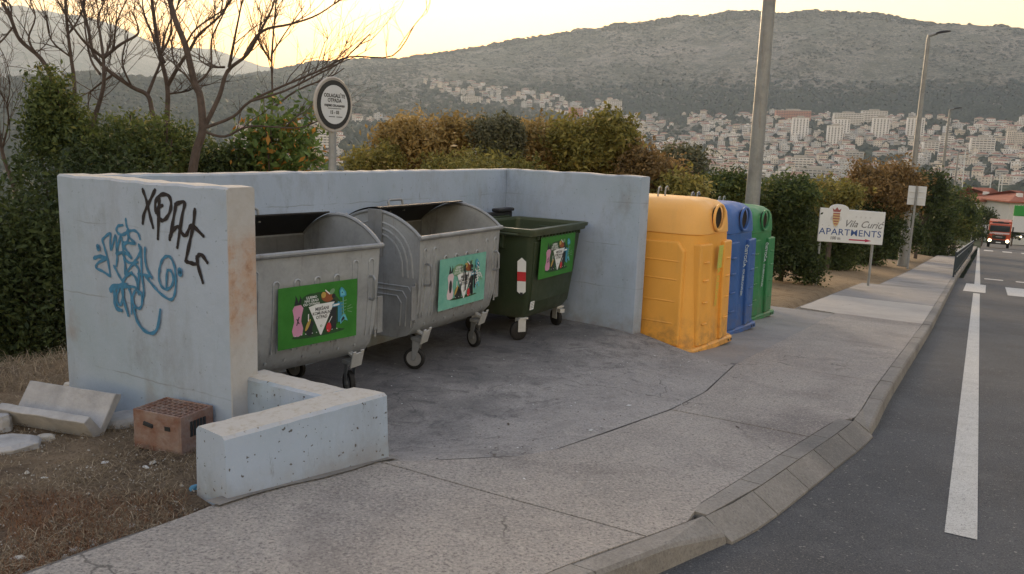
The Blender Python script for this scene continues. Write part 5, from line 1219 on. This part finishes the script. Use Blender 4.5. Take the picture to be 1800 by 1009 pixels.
# bare trees: limbs follow the photograph, twigs grow from them
def bare(label, dep, limbs, r0, seed, twn=60, name='bare_tree'):
    r0 *= .58
    rnd = random.Random(seed); s = dep/1450.
    first = C0+ray(*limbs[0][0][:2])*dep; gr = terrain(first.x, first.y, False)+.25
    base = Vector((first.x, first.y, gr)); t = thing(name, label, 'tree', base, 0, 'leafless trees behind the wall')
    LW = []; 
    for li, L in enumerate(limbs):
        pts = []; dz = 0
        for k, q in enumerate(L):
            off = 0 if li == 0 else math.sin(li*2.1+seed)*.5*k/len(L)
            pts.append(C0+ray(q[0], q[1])*(dep+off)-base)
        r_a = r0 if li == 0 else L[0][2]*s*.62 if len(L[0]) > 2 else r0*.5
        LW.append((pts, r_a))
    tp, r_a = LW[0]; e_ = tp[0]+(tp[0]-tp[1]).normalized()*.35; tp = [Vector((e_.x, e_.y, -.3)), e_+Vector((0, 0, -.25)), e_+Vector((0, 0, 0))]+tp
    mb = MB(); limb(mb, tp, r_a*1.25, r_a*.55, 9); mb.build('trunk', M['bark'], t, smooth=True)
    for pts, r_a in LW[1:]:
        mb = MB(); limb(mb, pts, r_a, max(.006, r_a*.3), 7); mb.build('branch', M['bark'], t, smooth=True)
    tw = MB()
    def grow(p, d, L, r, dp):
        pts = [p]; n = 4; q = p.copy(); dd = d.copy()
        for i in range(n):
            dd = (dd+Vector((rnd.gauss(0, .16), rnd.gauss(0, .16), rnd.gauss(.05, .12)))).normalized(); q = q+dd*(L/n); pts.append(q.copy())
        tw.tube(pts, [r*(1-.65*i/n) for i in range(n+1)], 4)
        if dp > 0:
            for k in range(rnd.choice((2, 3, 3))):
                i = rnd.randint(1, n); dq = (dd+Vector((rnd.gauss(0, .55), rnd.gauss(0, .55), rnd.gauss(.2, .4)))).normalized(); grow(pts[i], dq, L*rnd.uniform(.4, .75), r*.55, dp-1)
    for k in range(twn):
        pts, r_a = rnd.choice(LW); i = rnd.randint(len(pts)//2 if len(pts) > 3 else 1, len(pts)-1); a_, b_ = pts[i-1], pts[i]; f = rnd.random(); p = a_.lerp(b_, f)
        d = (b_-a_).normalized(); d = (d+Vector((rnd.gauss(0, .6), rnd.gauss(0, .5), rnd.gauss(.5, .4)))).normalized(); grow(p, d, rnd.uniform(.25, .75)*dep/10, rnd.uniform(.004, .0075)*dep/10, 2)
    o = tw.build('twigs', M['bark'], t); o['kind'] = 'stuff'; return t
bare('thickest forked bare tree, its right limbs reaching over the round sign', 9.3, [
 [(337, 310), (345, 265), (356, 228), (352, 170), (342, 145), (326, 80), (310, 40), (297, -5)],
 [(358, 226, 7), (385, 170), (400, 125), (435, 95), (460, 50), (478, 15), (485, -15)], [(403, 118, 5), (412, 70), (428, -10)], [(430, 98, 5), (460, 55), (512, 42), (560, 25), (610, -10)],
 [(362, 224, 4.5), (410, 205), (440, 178), (500, 150), (560, 125), (614, 100), (690, 98), (728, 45)], [(440, 178, 3.5), (500, 160), (560, 130), (600, 108), (650, 60)], [(362, 232, 4), (395, 240), (440, 222), (520, 225), (555, 215)],
 [(342, 150, 3.5), (370, 120), (372, 70), (395, 20), (410, -10)], [(326, 80, 3), (345, 50), (395, 15), (410, -5)], [(340, 150, 3.5), (325, 130), (308, 115), (300, 70)], [(395, 118, 3.5), (370, 117), (350, 105)]], .085, 51, 90)
bare('upright bare tree with a high fork left of the thickest one', 10.4, [
 [(291, 285), (294, 200), (294, 150), (280, 90), (270, 25), (266, -10)], [(294, 152, 6), (312, 120), (335, 85), (350, 60), (385, 30), (410, -8)], [(280, 100, 4), (300, 60), (300, 10), (305, -10)], [(290, 110, 3.5), (255, 30), (250, -10)], [(296, 165, 3), (330, 160), (345, 150)]], .06, 52, 55)
bare('bare tree whose trunk leans right and spreads like a vase', 9.6, [
 [(152, 245), (170, 195), (182, 150), (182, 102)], [(182, 102, 5), (150, 75), (125, 42), (98, -5)], [(182, 102, 5), (212, 78), (240, 62), (243, 48), (232, 20)], [(182, 102, 4.5), (176, 60), (172, 30), (190, -8)], [(200, 85, 3), (205, 40), (225, -5)], [(176, 130, 4), (160, 105), (150, 55), (146, -6)], [(182, 104, 3), (195, 70), (192, 30)]], .055, 53, 60)
bare('slender bare trunk rising out of the ivy-clad stump', 10., [[(132, 200), (130, 140), (124, 95), (118, 45), (114, -8)], [(124, 100, 3), (90, 70), (80, 20)], [(120, 60, 3), (140, 30), (150, -5)]], .045, 54, 25)
bare('bare tree arching to the left across the pale hill', 11.2, [[(268, 200), (260, 168), (232, 153), (192, 125), (165, 95), (155, 50), (140, -6)], [(260, 165, 5), (272, 135), (282, 108), (290, 60), (320, -5)], [(200, 130, 3.5), (160, 160), (155, 175)], [(232, 153, 3), (215, 110), (225, 60)]], .055, 55, 40)
bare('bare tree with a stem curving into the top left corner', 9.8, [[(95, 145), (72, 103), (35, 70), (20, 35), (4, 5)], [(30, 60, 4), (20, 30), (18, 8), (-10, -5)], [(70, 100, 3), (50, 70), (62, 30), (50, -6)], [(25, 45, 3), (0, 75), (-20, 85)]], .05, 56, 30)
bare('thin bare tree standing behind the young green tree', 11.5, [[(474, 230), (479, 180), (478, 100), (486, -6)], [(480, 190, 3.5), (520, 160), (580, 135), (605, 120)], [(478, 110, 2.5), (455, 70), (462, 20)], [(478, 95, 2.5), (500, 60), (535, 10)]], .032, 57, 30)
bare('short dark bare stem at the left frame edge', 9.5, [[(18, 310), (6, 275), (0, 245), (-12, 200)], [(4, 260, 3), (15, 215), (12, 180)]], .045, 58, 14)

# ------------------------------------------------------------------ truck
def truck():
    p = C0+ray(1754, 431)*100; t = thing('truck', 'red heavy truck with both headlights lit coming up the road', 'truck', p, math.atan2(-(p.y), -(p.x)))  # faces the camera: local +x forward
    a = MB(); a.box((-1.9, -1.2, .95), (0, 1.2, 2.0), 0); a.box((-1.9, -1.2, 2.0), (-.08, 1.2, 2.95), 0, None, (0.05, .08)); a.build('cab', M['truckred'], t, bevel=.08, bseg=3)
    a = MB(); a.box((-.10, -1.05, 2.02), (-.02, 1.05, 2.75)); a.build('windscreen', M['glass'], t, bevel=.04)
    a = MB(); a.box((-.4, -1.22, .50), (.06, 1.22, 1.02)); a.build('bumper', M['tdark'], t, bevel=.06)
    a = MB(); a.box((0, -.72, 1.12), (.05, .72, 1.62)); a.build('grille', M['tdark'], t, bevel=.03)
    a = MB(); 
    for k in range(5): a.box((.05, -.42+.17*k, 1.66), (.055, -.30+.17*k, 1.76))
    a.box((.052, -.35, 1.36), (.06, .35, 1.44)); a.build('chrome_letters', M['silver'], t)
    a = MB(); a.box((-.02, -1.05, 1.74), (.03, 1.05, 1.92)); a.build('reflective_band', M['palepink'], t)
    for s in (-1, 1):
        a = MB(); a.disc((.055, s*.93, .92), .17, (1, 0, 0), .03, 16); a.build('headlight', M['lamp'], t)
        a = MB(); a.box((-.5, s*1.35-.08, 1.95), (-.35, s*1.35+.08, 2.65)); a.box((-.45, min(s*1.2, s*1.35), 2.6), (-.40, max(s*1.2, s*1.35), 2.64)); a.build('mirror', M['tdark'], t, bevel=.03)
        for x in (-.95, -4.4, -5.7):
            w_ = MB(); w_.disc((x, s*1.02-.15, .5), .5, (0, 1, 0), .3, 24); w = w_.build('wheel', M['rubber'], t, bevel=.04); w_ = MB(); w_.disc((x, s*1.18-.02, .5), .25, (0, 1, 0), .04, 16); w_.build('hub', M['hub'], w)
    a = MB(); a.box((-6.8, -1.22, 1.05), (-2.1, 1.22, 3.15)); a.build('body', M['truckred'], t, bevel=.06)
    a = MB(); a.box((-7, -.5, .6), (-.5, .5, .95)); a.build('chassis', M['tdark'], t)
    a = MB(); a.box((-1.2, -.9, 2.96), (-.9, .9, 3.12)); a.box((-1.15, -.3, 3.12), (-.95, .3, 3.2)); a.build('light_bar', M['tdark'], t, bevel=.03)
    a = MB(); a.box((.06, -.26, .66), (.07, .26, .78)); a.build('number_plate', M['white'], t)
    return t
tk = truck(); tk.location.z = zr(UV(tk.location)[0])
def car(px, py, dep, lb, m, lamps=True, rzo=0):
    p = C0+ray(px, py)*dep; t = thing('car', lb, 'car', p, math.atan2(-p.y, -p.x)+rzo)
    prof = [(0, .35), (.05, .72), (1.05, .92), (1.75, 1.42), (3.1, 1.45), (3.9, 1.0), (4.3, .95), (4.35, .4)]
    a = MB(); rings = []
    for y, k in ((-.86, .94), (-.8, 1), (.8, 1), (.86, .94)): rings.append([Vector((-x, y*(1 if z < 1 else .82), .3+(z-.3)*k)) for x, z in prof])
    a.loft(rings); a.build('body', m, t, bevel=.05)
    a = MB(); a.add([(-1.08, -.66, .96), (-1.08, .66, .96), (-1.68, .56, 1.40), (-1.68, -.56, 1.40)], [(0, 1, 2, 3)]); 
    for v in range(4): a.v[v] = (a.v[v][0]+.03, a.v[v][1], a.v[v][2]+.03)
    a.build('windscreen', M['glass'], t)
    for s in (-1, 1):
        if lamps: a = MB(); a.disc((.0, s*.62, .66), .11, (1, 0, .2), .05, 12); a.build('headlight', M['lamp2'], t)
        for x in (-.85, -3.4): a = MB(); a.disc((x, s*.78-.1, .31), .31, (0, 1, 0), .2, 20); a.build('wheel', M['rubber'], t, bevel=.03)
    a = MB(); a.box((0, -.4, .45), (.03, .4, .6)); a.build('grille', M['tdark'], t)
    return t
cr = car(1786, 423, 132, 'silver car with lit headlights behind the truck', M['silver'], True, .35); 
cr.location.z = min(cr.location.z, 2); 
car(1801, 421, 137, 'dark car cut by the right edge of the frame', M['tdark'], False, .3)
# green and white pylon
p = C0+ray(1790, 408)*124; t = thing('pylon_sign', 'green-topped white pylon standing by the road at the right edge', 'sign', p, -.5)
a = MB(); a.box((-.9, -.35, 0), (.9, .35, 2.4)); a.build('shaft', M['signwhite'], t, bevel=.05); a = MB(); a.box((-.95, -.4, 2.41), (.95, .4, 3.95)); a.build('green_panel', M['pyl'], t, bevel=.05)
# white building with red hipped roofs
def hipped(name, label, px0, px1, y_eave, y_base, y_ridge, dep, ddepth, wins, seed=0):
    Pa = C0+ray(px0, y_base)*dep; Pb = C0+ray(px1, y_base)*dep; L = (Pb-Pa).length
    hh = (y_base-y_eave)/1450*dep; hr = (y_eave-y_ridge)/1450*dep
    t = thing(name, label, 'building', Pa, math.atan2((Pb-Pa).y, (Pb-Pa).x))
    a = MB(); a.box((0, 0, -6), (L, ddepth, hh)); a.build('wall', M['plaster'], t)
    a = MB(); e = .6; k = ddepth/2
    vs = [(-e, -e, hh), (L+e, -e, hh), (L+e, ddepth+e, hh), (-e, ddepth+e, hh), (k*.9, k, hh+hr), (L-k*.9, k, hh+hr)]
    a.add(vs, [(0, 1, 5, 4), (1, 2, 5), (2, 3, 4, 5), (3, 0, 4), (3, 2, 1, 0)]); a.box((-e, -e, hh-.25), (L+e, ddepth+e, hh-.01)); rf = a.build('roof', M['tile'], t)
    a = MB(); a.box((L*.3, k*.35, hh+hr*.3), (L*.3+.9, k*.35+.7, hh+hr*.3+.9)); a.build('skylight', M['signwhite'], rf)
    for (x, z, w_, h_) in wins:
        a = MB(); a.box((x-.06, -.06, z-.06), (x+w_+.06, .02, z)); a.box((x-.06, -.06, z+h_), (x+w_+.06, .02, z+h_+.06)); a.box((x-.06, -.06, z), (x, .02, z+h_)); a.box((x+w_, -.06, z), (x+w_+.06, .02, z+h_)); a.box((x+w_/2-.03, -.05, z), (x+w_/2+.03, .02, z+h_))
        w = a.build('window', M['signwhite'], t); a = MB(); a.box((x, -.02, z), (x+w_, .012, z+h_)); a.build('pane', M['winglass'], w)
    return t
wl = [(x, z, .8, 1.3) for z in (1.0, 3.9) for x in (1.5, 4.2)]
hipped('tiled_building', 'white two-storey building with a red tiled hipped roof, its left wing above the truck', 1716, 1772, 352, 408, 332, 160, 12, wl)
hipped('tiled_building', 'white building with rows of windows under the right-hand red hipped roof', 1768, 1850, 354, 412, 337, 152, 12, [(x, z, .75, 1.35) for z in (1.4, 4.1) for x in (.8, 1.9, 3.0, 5.5, 6.6)])

# ------------------------------------------------------------------ marina masts
for i, (px, yt, yb) in enumerate(((1739, 307, 331), (1754, 303, 333), (1759, 310, 333), (1668, 300, 326), (1690, 262, 330))):
    dep = 420 if i < 4 else 300; p = C0+ray(px, yb+14)*dep; tp = C0+ray(px, yt)*dep
    t_ = ('white mast above the red roof, left one', 'tallest white mast above the red roof', 'white mast close to the right of the tallest one', 'thin pale mast seen beside the third lamp post', 'thin far pole rising in front of the right part of the town')[i]
    mb = MB(); mb.tube([(0, 0, 0), (tp.x-p.x, 0, tp.z-p.z)], .22 if i < 4 else .2, 6); o = mb.build('mast', M['signwhite'], cat='mast', label=t_, group='thin masts and poles in front of the town'); o.location = p
    
# ------------------------------------------------------------------ town on the hillside
HB = {}
def house_proto(kind, seed):
    rnd = random.Random(seed); w_, d_, h_ = {'s': (12, 10, 6.), 'm': (15, 11, 9.), 'l': (24, 13, 9.), 't': (16, 13, 14.)}[kind]
    w_ *= rnd.uniform(.65, 1.1); d_ *= .9; h_ *= rnd.uniform(.75, 1.1); flat = rnd.random() < .35
    mb = MB(); mb.box((-w_/2, -d_/2, -7), (w_/2, d_/2, h_), 0)
    if flat: mb.box((-w_/2-.3, -d_/2-.3, h_), (w_/2+.3, d_/2+.3, h_+.5), 2); mb.box((-2, -2, h_+.5), (2, 2, h_+2.6), 0)
    else:
        e = .5; rh = 2.2; k = d_*.45
        mb.add([(-w_/2-e, -d_/2-e, h_), (w_/2+e, -d_/2-e, h_), (w_/2+e, d_/2+e, h_), (-w_/2-e, d_/2+e, h_), (-w_/2+k, 0, h_+rh), (w_/2-k, 0, h_+rh)], [(0, 1, 5, 4), (1, 2, 5), (2, 3, 4, 5), (3, 0, 4), (3, 2, 1, 0)], 1)
    fl = max(2, int(h_/2.9)); nx = int(w_/3.2)
    for f in range(fl):
        z = f*h_/fl+.9
        if rnd.random() < .55 and kind != 's':   # balcony band with a shaded opening
            mb.box((-w_/2+.8, -d_/2-.04, z), (w_/2-.8, -d_/2+.1, z+1.45), 3); mb.box((-w_/2+.5, -d_/2-1.4, z-.9), (w_/2-.5, -d_/2, z-.72), 0); mb.box((-w_/2+.5, -d_/2-1.4, z-.72), (w_/2-.5, -d_/2-1.28, z+.1), 0)
        else:
            for i in range(nx): x = -w_/2+(i+.5)*w_/nx; mb.box((x-.65, -d_/2-.04, z), (x+.65, -d_/2+.1, z+1.35), 3)
        for i in range(3): 
            y = -d_/2+(i+.5)*d_/3
            for s in (-1, 1): mb.box((s*(w_/2-.1)-.14, y-.6, z), (s*(w_/2-.1)+.14, y+.6, z+1.3), 3)
    return mb
protos = []
for si, kind in enumerate('sssmmmltm'):
    for wi, wm in enumerate(('ivory', 'cream', 'tgrey') if kind != 's' else ('ivory', 'cream')):
        protos.append((kind, wm, house_proto(kind, si*7+wi)))
pmesh = {}
def in_town(px, py):
    top = ip(px, [1000, 1030, 1090, 1350, 1560, 1660, 1800, 1900], [222, 214, 206, 200, 207, 212, 218, 220])
    if px > 1000 and top < py < 326: return 1
    cx = ip(px, [745, 800, 900, 960, 1010, 1060], [145, 158, 172, 182, 196, 214]); th = ip(px, [745, 800, 900, 1000, 1060], [4, 15, 16, 14, 8])
    if 745 < px < 1050 and abs(py-cx) < th: return 2
    if 1038 < px < 1096 and 176 < py < 200: return 2
    if 600 < px < 705 and 212 < py < 217: return 3
    if 420 < px < 600 and 222 < py < 300: return 4
    return 0
rnd = random.Random(99); pts = []; tries = 0; grid = {}
while len(pts) < 1050 and tries < 60000:
    tries += 1; zone = rnd.random()
    if zone < .78: px, py = rnd.uniform(1000, 1900), rnd.uniform(198, 326)
    elif zone < .93: px, py = rnd.uniform(740, 1100), rnd.uniform(138, 216)
    elif zone < .94: px, py = rnd.uniform(600, 705), rnd.uniform(212, 217)
    else: px, py = rnd.uniform(420, 600), rnd.uniform(222, 300)
    z_ = in_town(px, py)
    if not z_: continue
    if z_ == 1 and noise.noise(Vector((px*.018, py*.05, 3))) < -.22: continue     # green gaps
    p = hit(px, py, 900)
    if p is None: continue
    k = (int(p.x/17), int(p.y/17))
    if any((k[0]+a_, k[1]+b_) in grid and (grid[(k[0]+a_, k[1]+b_)]-p).length < 15.5 for a_ in (-1, 0, 1) for b_ in (-1, 0, 1)): continue
    grid[k] = p; pts.append((p, px, py, z_))
ang = []
for p, px, py, z_ in pts: ang.append((p-C0).length)
order = sorted(range(len(pts)), key=lambda i: ang[i])
WN = {'ivory': 'white', 'cream': 'cream', 'tgrey': 'grey'}; KN = {'s': 'small low', 'm': 'three-storey', 'l': 'long', 't': 'tall'}
rest_v, rest_f, rest_m, rest_o = [], [], [], 0
mats_h = None
SM = [M['ivory'], M['cream'], M['tgrey'], M['troof'], M['tflat'], M['twin']]
for rank, i in enumerate(order):
    p, px, py, z_ = pts[i]; kind, wm, mb = rnd.choice(protos)
    rz = math.atan2(-p.x, p.y)+rnd.choice((0, 0, 0, .5, -.4, 1.57))*rnd.uniform(.6, 1.)+rnd.uniform(-.1, .1)
    if rank < 292:
        key = (id(mb))
        zone = {1: 'in the dense town below the hill', 2: 'in the small upper settlement', 3: 'along the road under the tan slope', 4: 'in the district left of the round sign'}[z_]
        flat = 2 in mb.m; fl_ = 'flat' if flat else 'tiled'
        
        if z_ == 1:
            row = 'upper' if py < 238 else 'middle' if py < 280 else 'lower'
            colm = ('over the yellow container', 'just left of the thick lamp pole', 'just right of the thick lamp pole', 'above the apartments board', 'beside the tall lamp post', 'right of the lamp posts')[int(np.searchsorted([1200, 1335, 1435, 1560, 1665], px))]
            zone = '%s town %s' % (row, colm)
        elif z_ == 2: zone = 'upper settlement, '+('its left end' if px < 830 else 'its middle' if px < 950 else 'its right end')
        lb = '%s %s house, %s roof, %s' % (KN[kind], WN[wm], fl_, zone)
        if key in pmesh: o = pmesh[key].copy(); col.objects.link(o)
        else: o = mb.build('house', [M[wm], M['troof'], M['tflat'], M['twin']]); pmesh[key] = o
        o.location = p; o.rotation_euler = (0, 0, rz); tag(o, lb, 'house', 'houses of the hillside town')
    else:
        c, s = math.cos(rz), math.sin(rz); wmi = {'ivory': 0, 'cream': 1, 'tgrey': 2}[wm]
        rest_v += [(x*c-y*s+p.x, x*s+y*c+p.y, z+p.z) for x, y, z in mb.v]; rest_f += [tuple(q+rest_o for q in f) for f in mb.f]; rest_m += [(wmi, 3, 4, 5)[q] for q in mb.m]; rest_o += len(mb.v)
R_ = MB(); R_.v, R_.f, R_.m = rest_v, rest_f, rest_m; R_.build('distant_houses', SM, kind='stuff')
# large buildings with parts
def block(name, label, px, py, wpx, hpx, wm, style, depth=16, rzo=0, r0=900, group=None):
    p = hit(px, py, r0)
    if p is None: return
    D = (p-C0).dot(_f); w_ = wpx/1450*D; h_ = hpx/1450*D
    t = thing(name, label, 'building', p, math.atan2(-p.x, p.y)+rzo, group)
    a = MB(); a.box((-w_/2, 0, -12), (w_/2, depth, h_)); a.build('wall', M[wm], t)
    a = MB(); a.box((-w_/2-.4, -.4, h_), (w_/2+.4, depth+.4, h_+1.2)); a.box((-w_*.2, depth*.3, h_+1.2), (w_*.2, depth*.7, h_+4)); a.build('roof', M['tflat'], t)
    if style == 'tower':
        n = 5
        for k in range(n):
            x = -w_/2+(k+.5)*w_/n; a = MB(); a.box((x-w_/n*.2, -.2, 2), (x+w_/n*.2, .3, h_-1.5)); wn_ = a.build('window_strip', M['twin'], t)
            a = MB(); 
            for f in range(int(h_/3)): a.box((x-w_/n*.2, -.45, 2+f*3), (x+w_/n*.2, -.2, 3.0+f*3))
            a.build('balconies', M[wm], wn_)
    else:
        nf = max(2, int(h_/3.1))
        for f in range(nf):
            a = MB(); a.box((-w_/2+1, -.12, f*h_/nf+1), (w_/2-1, .2, f*h_/nf+2.4)); wb = a.build('window_band', M['twin'], t)
            a = MB(); 
            for k in range(int(w_/5)+1): x = -w_/2+1+k*5; a.box((x, -.5, f*h_/nf+.9), (x+.9, -.12, f*h_/nf+2.5))
            a.build('pier', M[wm], wb, kind='stuff')
            a = MB(); a.box((-w_/2, -1.2, f*h_/nf+.2), (w_/2, 0, f*h_/nf+.9)); a.build('balcony', M[wm], t)
B = [('tower_block', 'pale tower block in front of the pink block, leftmost tower', 1405, 246, 27, 38, 'ivory', 'tower'), ('tower_block', 'pale tower block standing lowest of the pair in the middle of the town', 1466, 258, 26, 36, 'ivory', 'tower'), ('tower_block', 'pale tower block just behind the lowest tower of the pair', 1478, 244, 26, 34, 'ivory', 'tower'),
     ('tower_block', 'pale tower block right of the middle pair', 1546, 246, 27, 38, 'ivory', 'tower'), ('tower_block', 'pale tower block partly hidden by the tall lamp post', 1607, 246, 28, 38, 'ivory', 'tower'), ('tower_block', 'cream tower block in the right part of the town', 1776, 262, 14, 32, 'cream', 'tower'), ('tower_block', 'cream slim tower at the right end of the town', 1790, 262, 12, 28, 'cream', 'tower'), ('tower_block', 'white stepped tower by the right edge, highest in the town', 1798, 226, 12, 20, 'ivory', 'tower'),
     ('apartment_block', 'long salmon pink apartment block at the top of the town', 1393, 214, 60, 19, 'tpink', 'block'), ('apartment_block', 'long white apartment slab behind the towers', 1490, 222, 50, 22, 'ivory', 'block'), ('apartment_block', 'white stepped apartment slab right of the long white one', 1535, 220, 42, 24, 'ivory', 'block'),
     ('apartment_block', 'grey hotel-like block with open floors low in the town right of the lamp pole', 1434, 318, 76, 20, 'tgrey', 'block'), ('apartment_block', 'white terraced block above the grey hotel-like one', 1405, 300, 46, 22, 'ivory', 'block'), ('apartment_block', 'purplish grey block with loggias low in the middle of the town', 1500, 284, 32, 16, 'tgrey', 'block'),
     ('apartment_block', 'large white apartment building in the right part of the town', 1725, 275, 38, 32, 'ivory', 'block'), ('apartment_block', 'white apartment building left of the third lamp post', 1635, 272, 26, 22, 'ivory', 'block'), ('apartment_block', 'pale apartment building right of the second tall post', 1662, 262, 22, 22, 'ivory', 'block'), ('apartment_block', 'white block with banded balconies on the left of the town', 1262, 222, 30, 9, 'ivory', 'block'),
     ('apartment_block', 'salmon round-shouldered building above the olive tree', 1012, 212, 24, 22, 'tpink', 'block'), ('apartment_block', 'white villa block on the wooded slope above the town', 1079, 196, 26, 18, 'ivory', 'block'), ('apartment_block', 'white terraced building at the left of the upper settlement', 828, 182, 34, 12, 'ivory', 'block'),
     ('apartment_block', 'white terraced building just left of the round sign post', 558, 262, 52, 28, 'ivory', 'block'), ('apartment_block', 'grey white building below the terraced one behind the sapling', 520, 285, 50, 18, 'ivory', 'block'), ('apartment_block', 'pale pink building low behind the wall by the sign post', 548, 298, 40, 14, 'tpink', 'block'), ('apartment_block', 'small white building seen through the sapling on its left', 428, 258, 30, 10, 'ivory', 'block')]
for b in B: block(*b, rzo=.12)

# ------------------------------------------------------------------ scrub and trees on the hills (uncountable)
def tufts(name, N, zone, rad_, m, seed, aspect=1.0):
    rng = random.Random(seed); base = []
    t_ = (1+5**.5)/2
    oc = np.array([(1, 0, 0), (-1, 0, 0), (0, 1, 0), (0, -1, 0), (0, 0, 1), (.7, .7, .55), (-.7, .7, .5), (-.7, -.7, .55), (.7, -.7, .5)])
    fc = [(4, 0, 5), (4, 5, 2), (4, 2, 6), (4, 6, 1), (4, 1, 7), (4, 7, 3), (4, 3, 8), (4, 8, 0)]
    V = []; Fc = []; tone = []; k = 0; tr_ = 0
    while k < N and tr_ < N*6:
        tr_ += 1; p, r = zone(rng)
        if p is None: continue
        j = 1+np.array([[rng.uniform(-.35, .35)] for _ in range(9)]); v = oc*j*np.array([r, r, r*aspect])+np.array([p.x, p.y, p.z-r*.1]); o = len(V)*1
        V.extend(v.tolist()); Fc.extend([(a+o, b+o, c+o) for a, b, c in fc]); e = rng.random(); tone.extend([e]*8); k += 1
    o = npmesh(name, V, Fc, [m], tone); o['kind'] = 'stuff'; return o
def zone_hill(rng):
    az = rng.uniform(-.62, .62); r = rng.uniform(1500, 3080) if rng.random() < .86 else rng.uniform(2930, 3050); x, y = math.sin(az)*r, math.cos(az)*r
    q = noise.noise(Vector((x*.004, y*.004, 9)))+.5*noise.noise(Vector((x*.02, y*.02, 4)))
    if q < rng.uniform(-.45, .35): return None, 0
    return Vector((x, y, terrain(x, y))), rng.uniform(2.0, 6.0)*(1.6 if r > 2930 else 1)
tufts('hill_scrub', 24000, zone_hill, 4, M['farleaf'], 5, .8)
def zone_wood(rng):
    if rng.random() < .5: px, py = rng.uniform(960, 1850), rng.triangular(140, 226, 205)
    elif rng.random() < .6: px, py = rng.uniform(-20, 600), rng.uniform(130, 300)
    else: px, py = rng.uniform(550, 1000), rng.uniform(150, 300)
    p = hit(px, py, 820)
    if p is None: return None, 0
    if in_town(px, py) and rng.random() < .8: return None, 0
    if 600 < px < 740 and py < 214 and rng.random() < .8: return None, 0
    return p, rng.uniform(4, 9)
tufts('wooded_slopes', 11000, zone_wood, 5, M['fartree'], 6, 1.1)
def zone_town(rng):
    px, py = rng.uniform(1000, 1850), rng.uniform(200, 330); p = hit(px, py, 900)
    if p is None or any((p-a).length < 7 for a in [grid.get((int(p.x/17)+i, int(p.y/17)+j), Vector((0, 0, 0))) for i in (-1, 0, 1) for j in (-1, 0, 1)]): return None, 0
    return p, rng.uniform(3.5, 7)
tufts('town_trees', 2600, zone_town, 5, M['fartree'], 7, 1.3)
def zone_near(rng):
    az = rng.uniform(-.66, .62); r = rng.uniform(170, 900); x, y = math.sin(az)*r, math.cos(az)*r; u, v = UV((x, y))
    if abs(v) < 30 and u < 190: return None, 0
    return Vector((x, y, terrain(x, y))), rng.uniform(2.5, 6)
tufts('valley_trees', 5200, zone_near, 5, M['fartree'], 8, 1.2)

# ------------------------------------------------------------------ morning haze
hz = MB(); hz.box((-9000, -900, -110), (9000, 9800, 1500)); h = hz.build('haze', []); h['kind'] = 'stuff'; h.data.materials.clear()
m = bpy.data.materials.new('haze_air'); m.use_nodes = True; nt_ = m.node_tree; nt_.nodes.clear()
ou_ = nt_.nodes.new('ShaderNodeOutputMaterial'); pvn = nt_.nodes.new('ShaderNodeVolumePrincipled'); pvn.inputs['Color'].default_value = (.64, .80, 1., 1); pvn.inputs['Density'].default_value = .00012; pvn.inputs['Anisotropy'].default_value = .3
nt_.links.new(pvn.outputs[0], ou_.inputs['Volume']); h.data.materials.append(m)
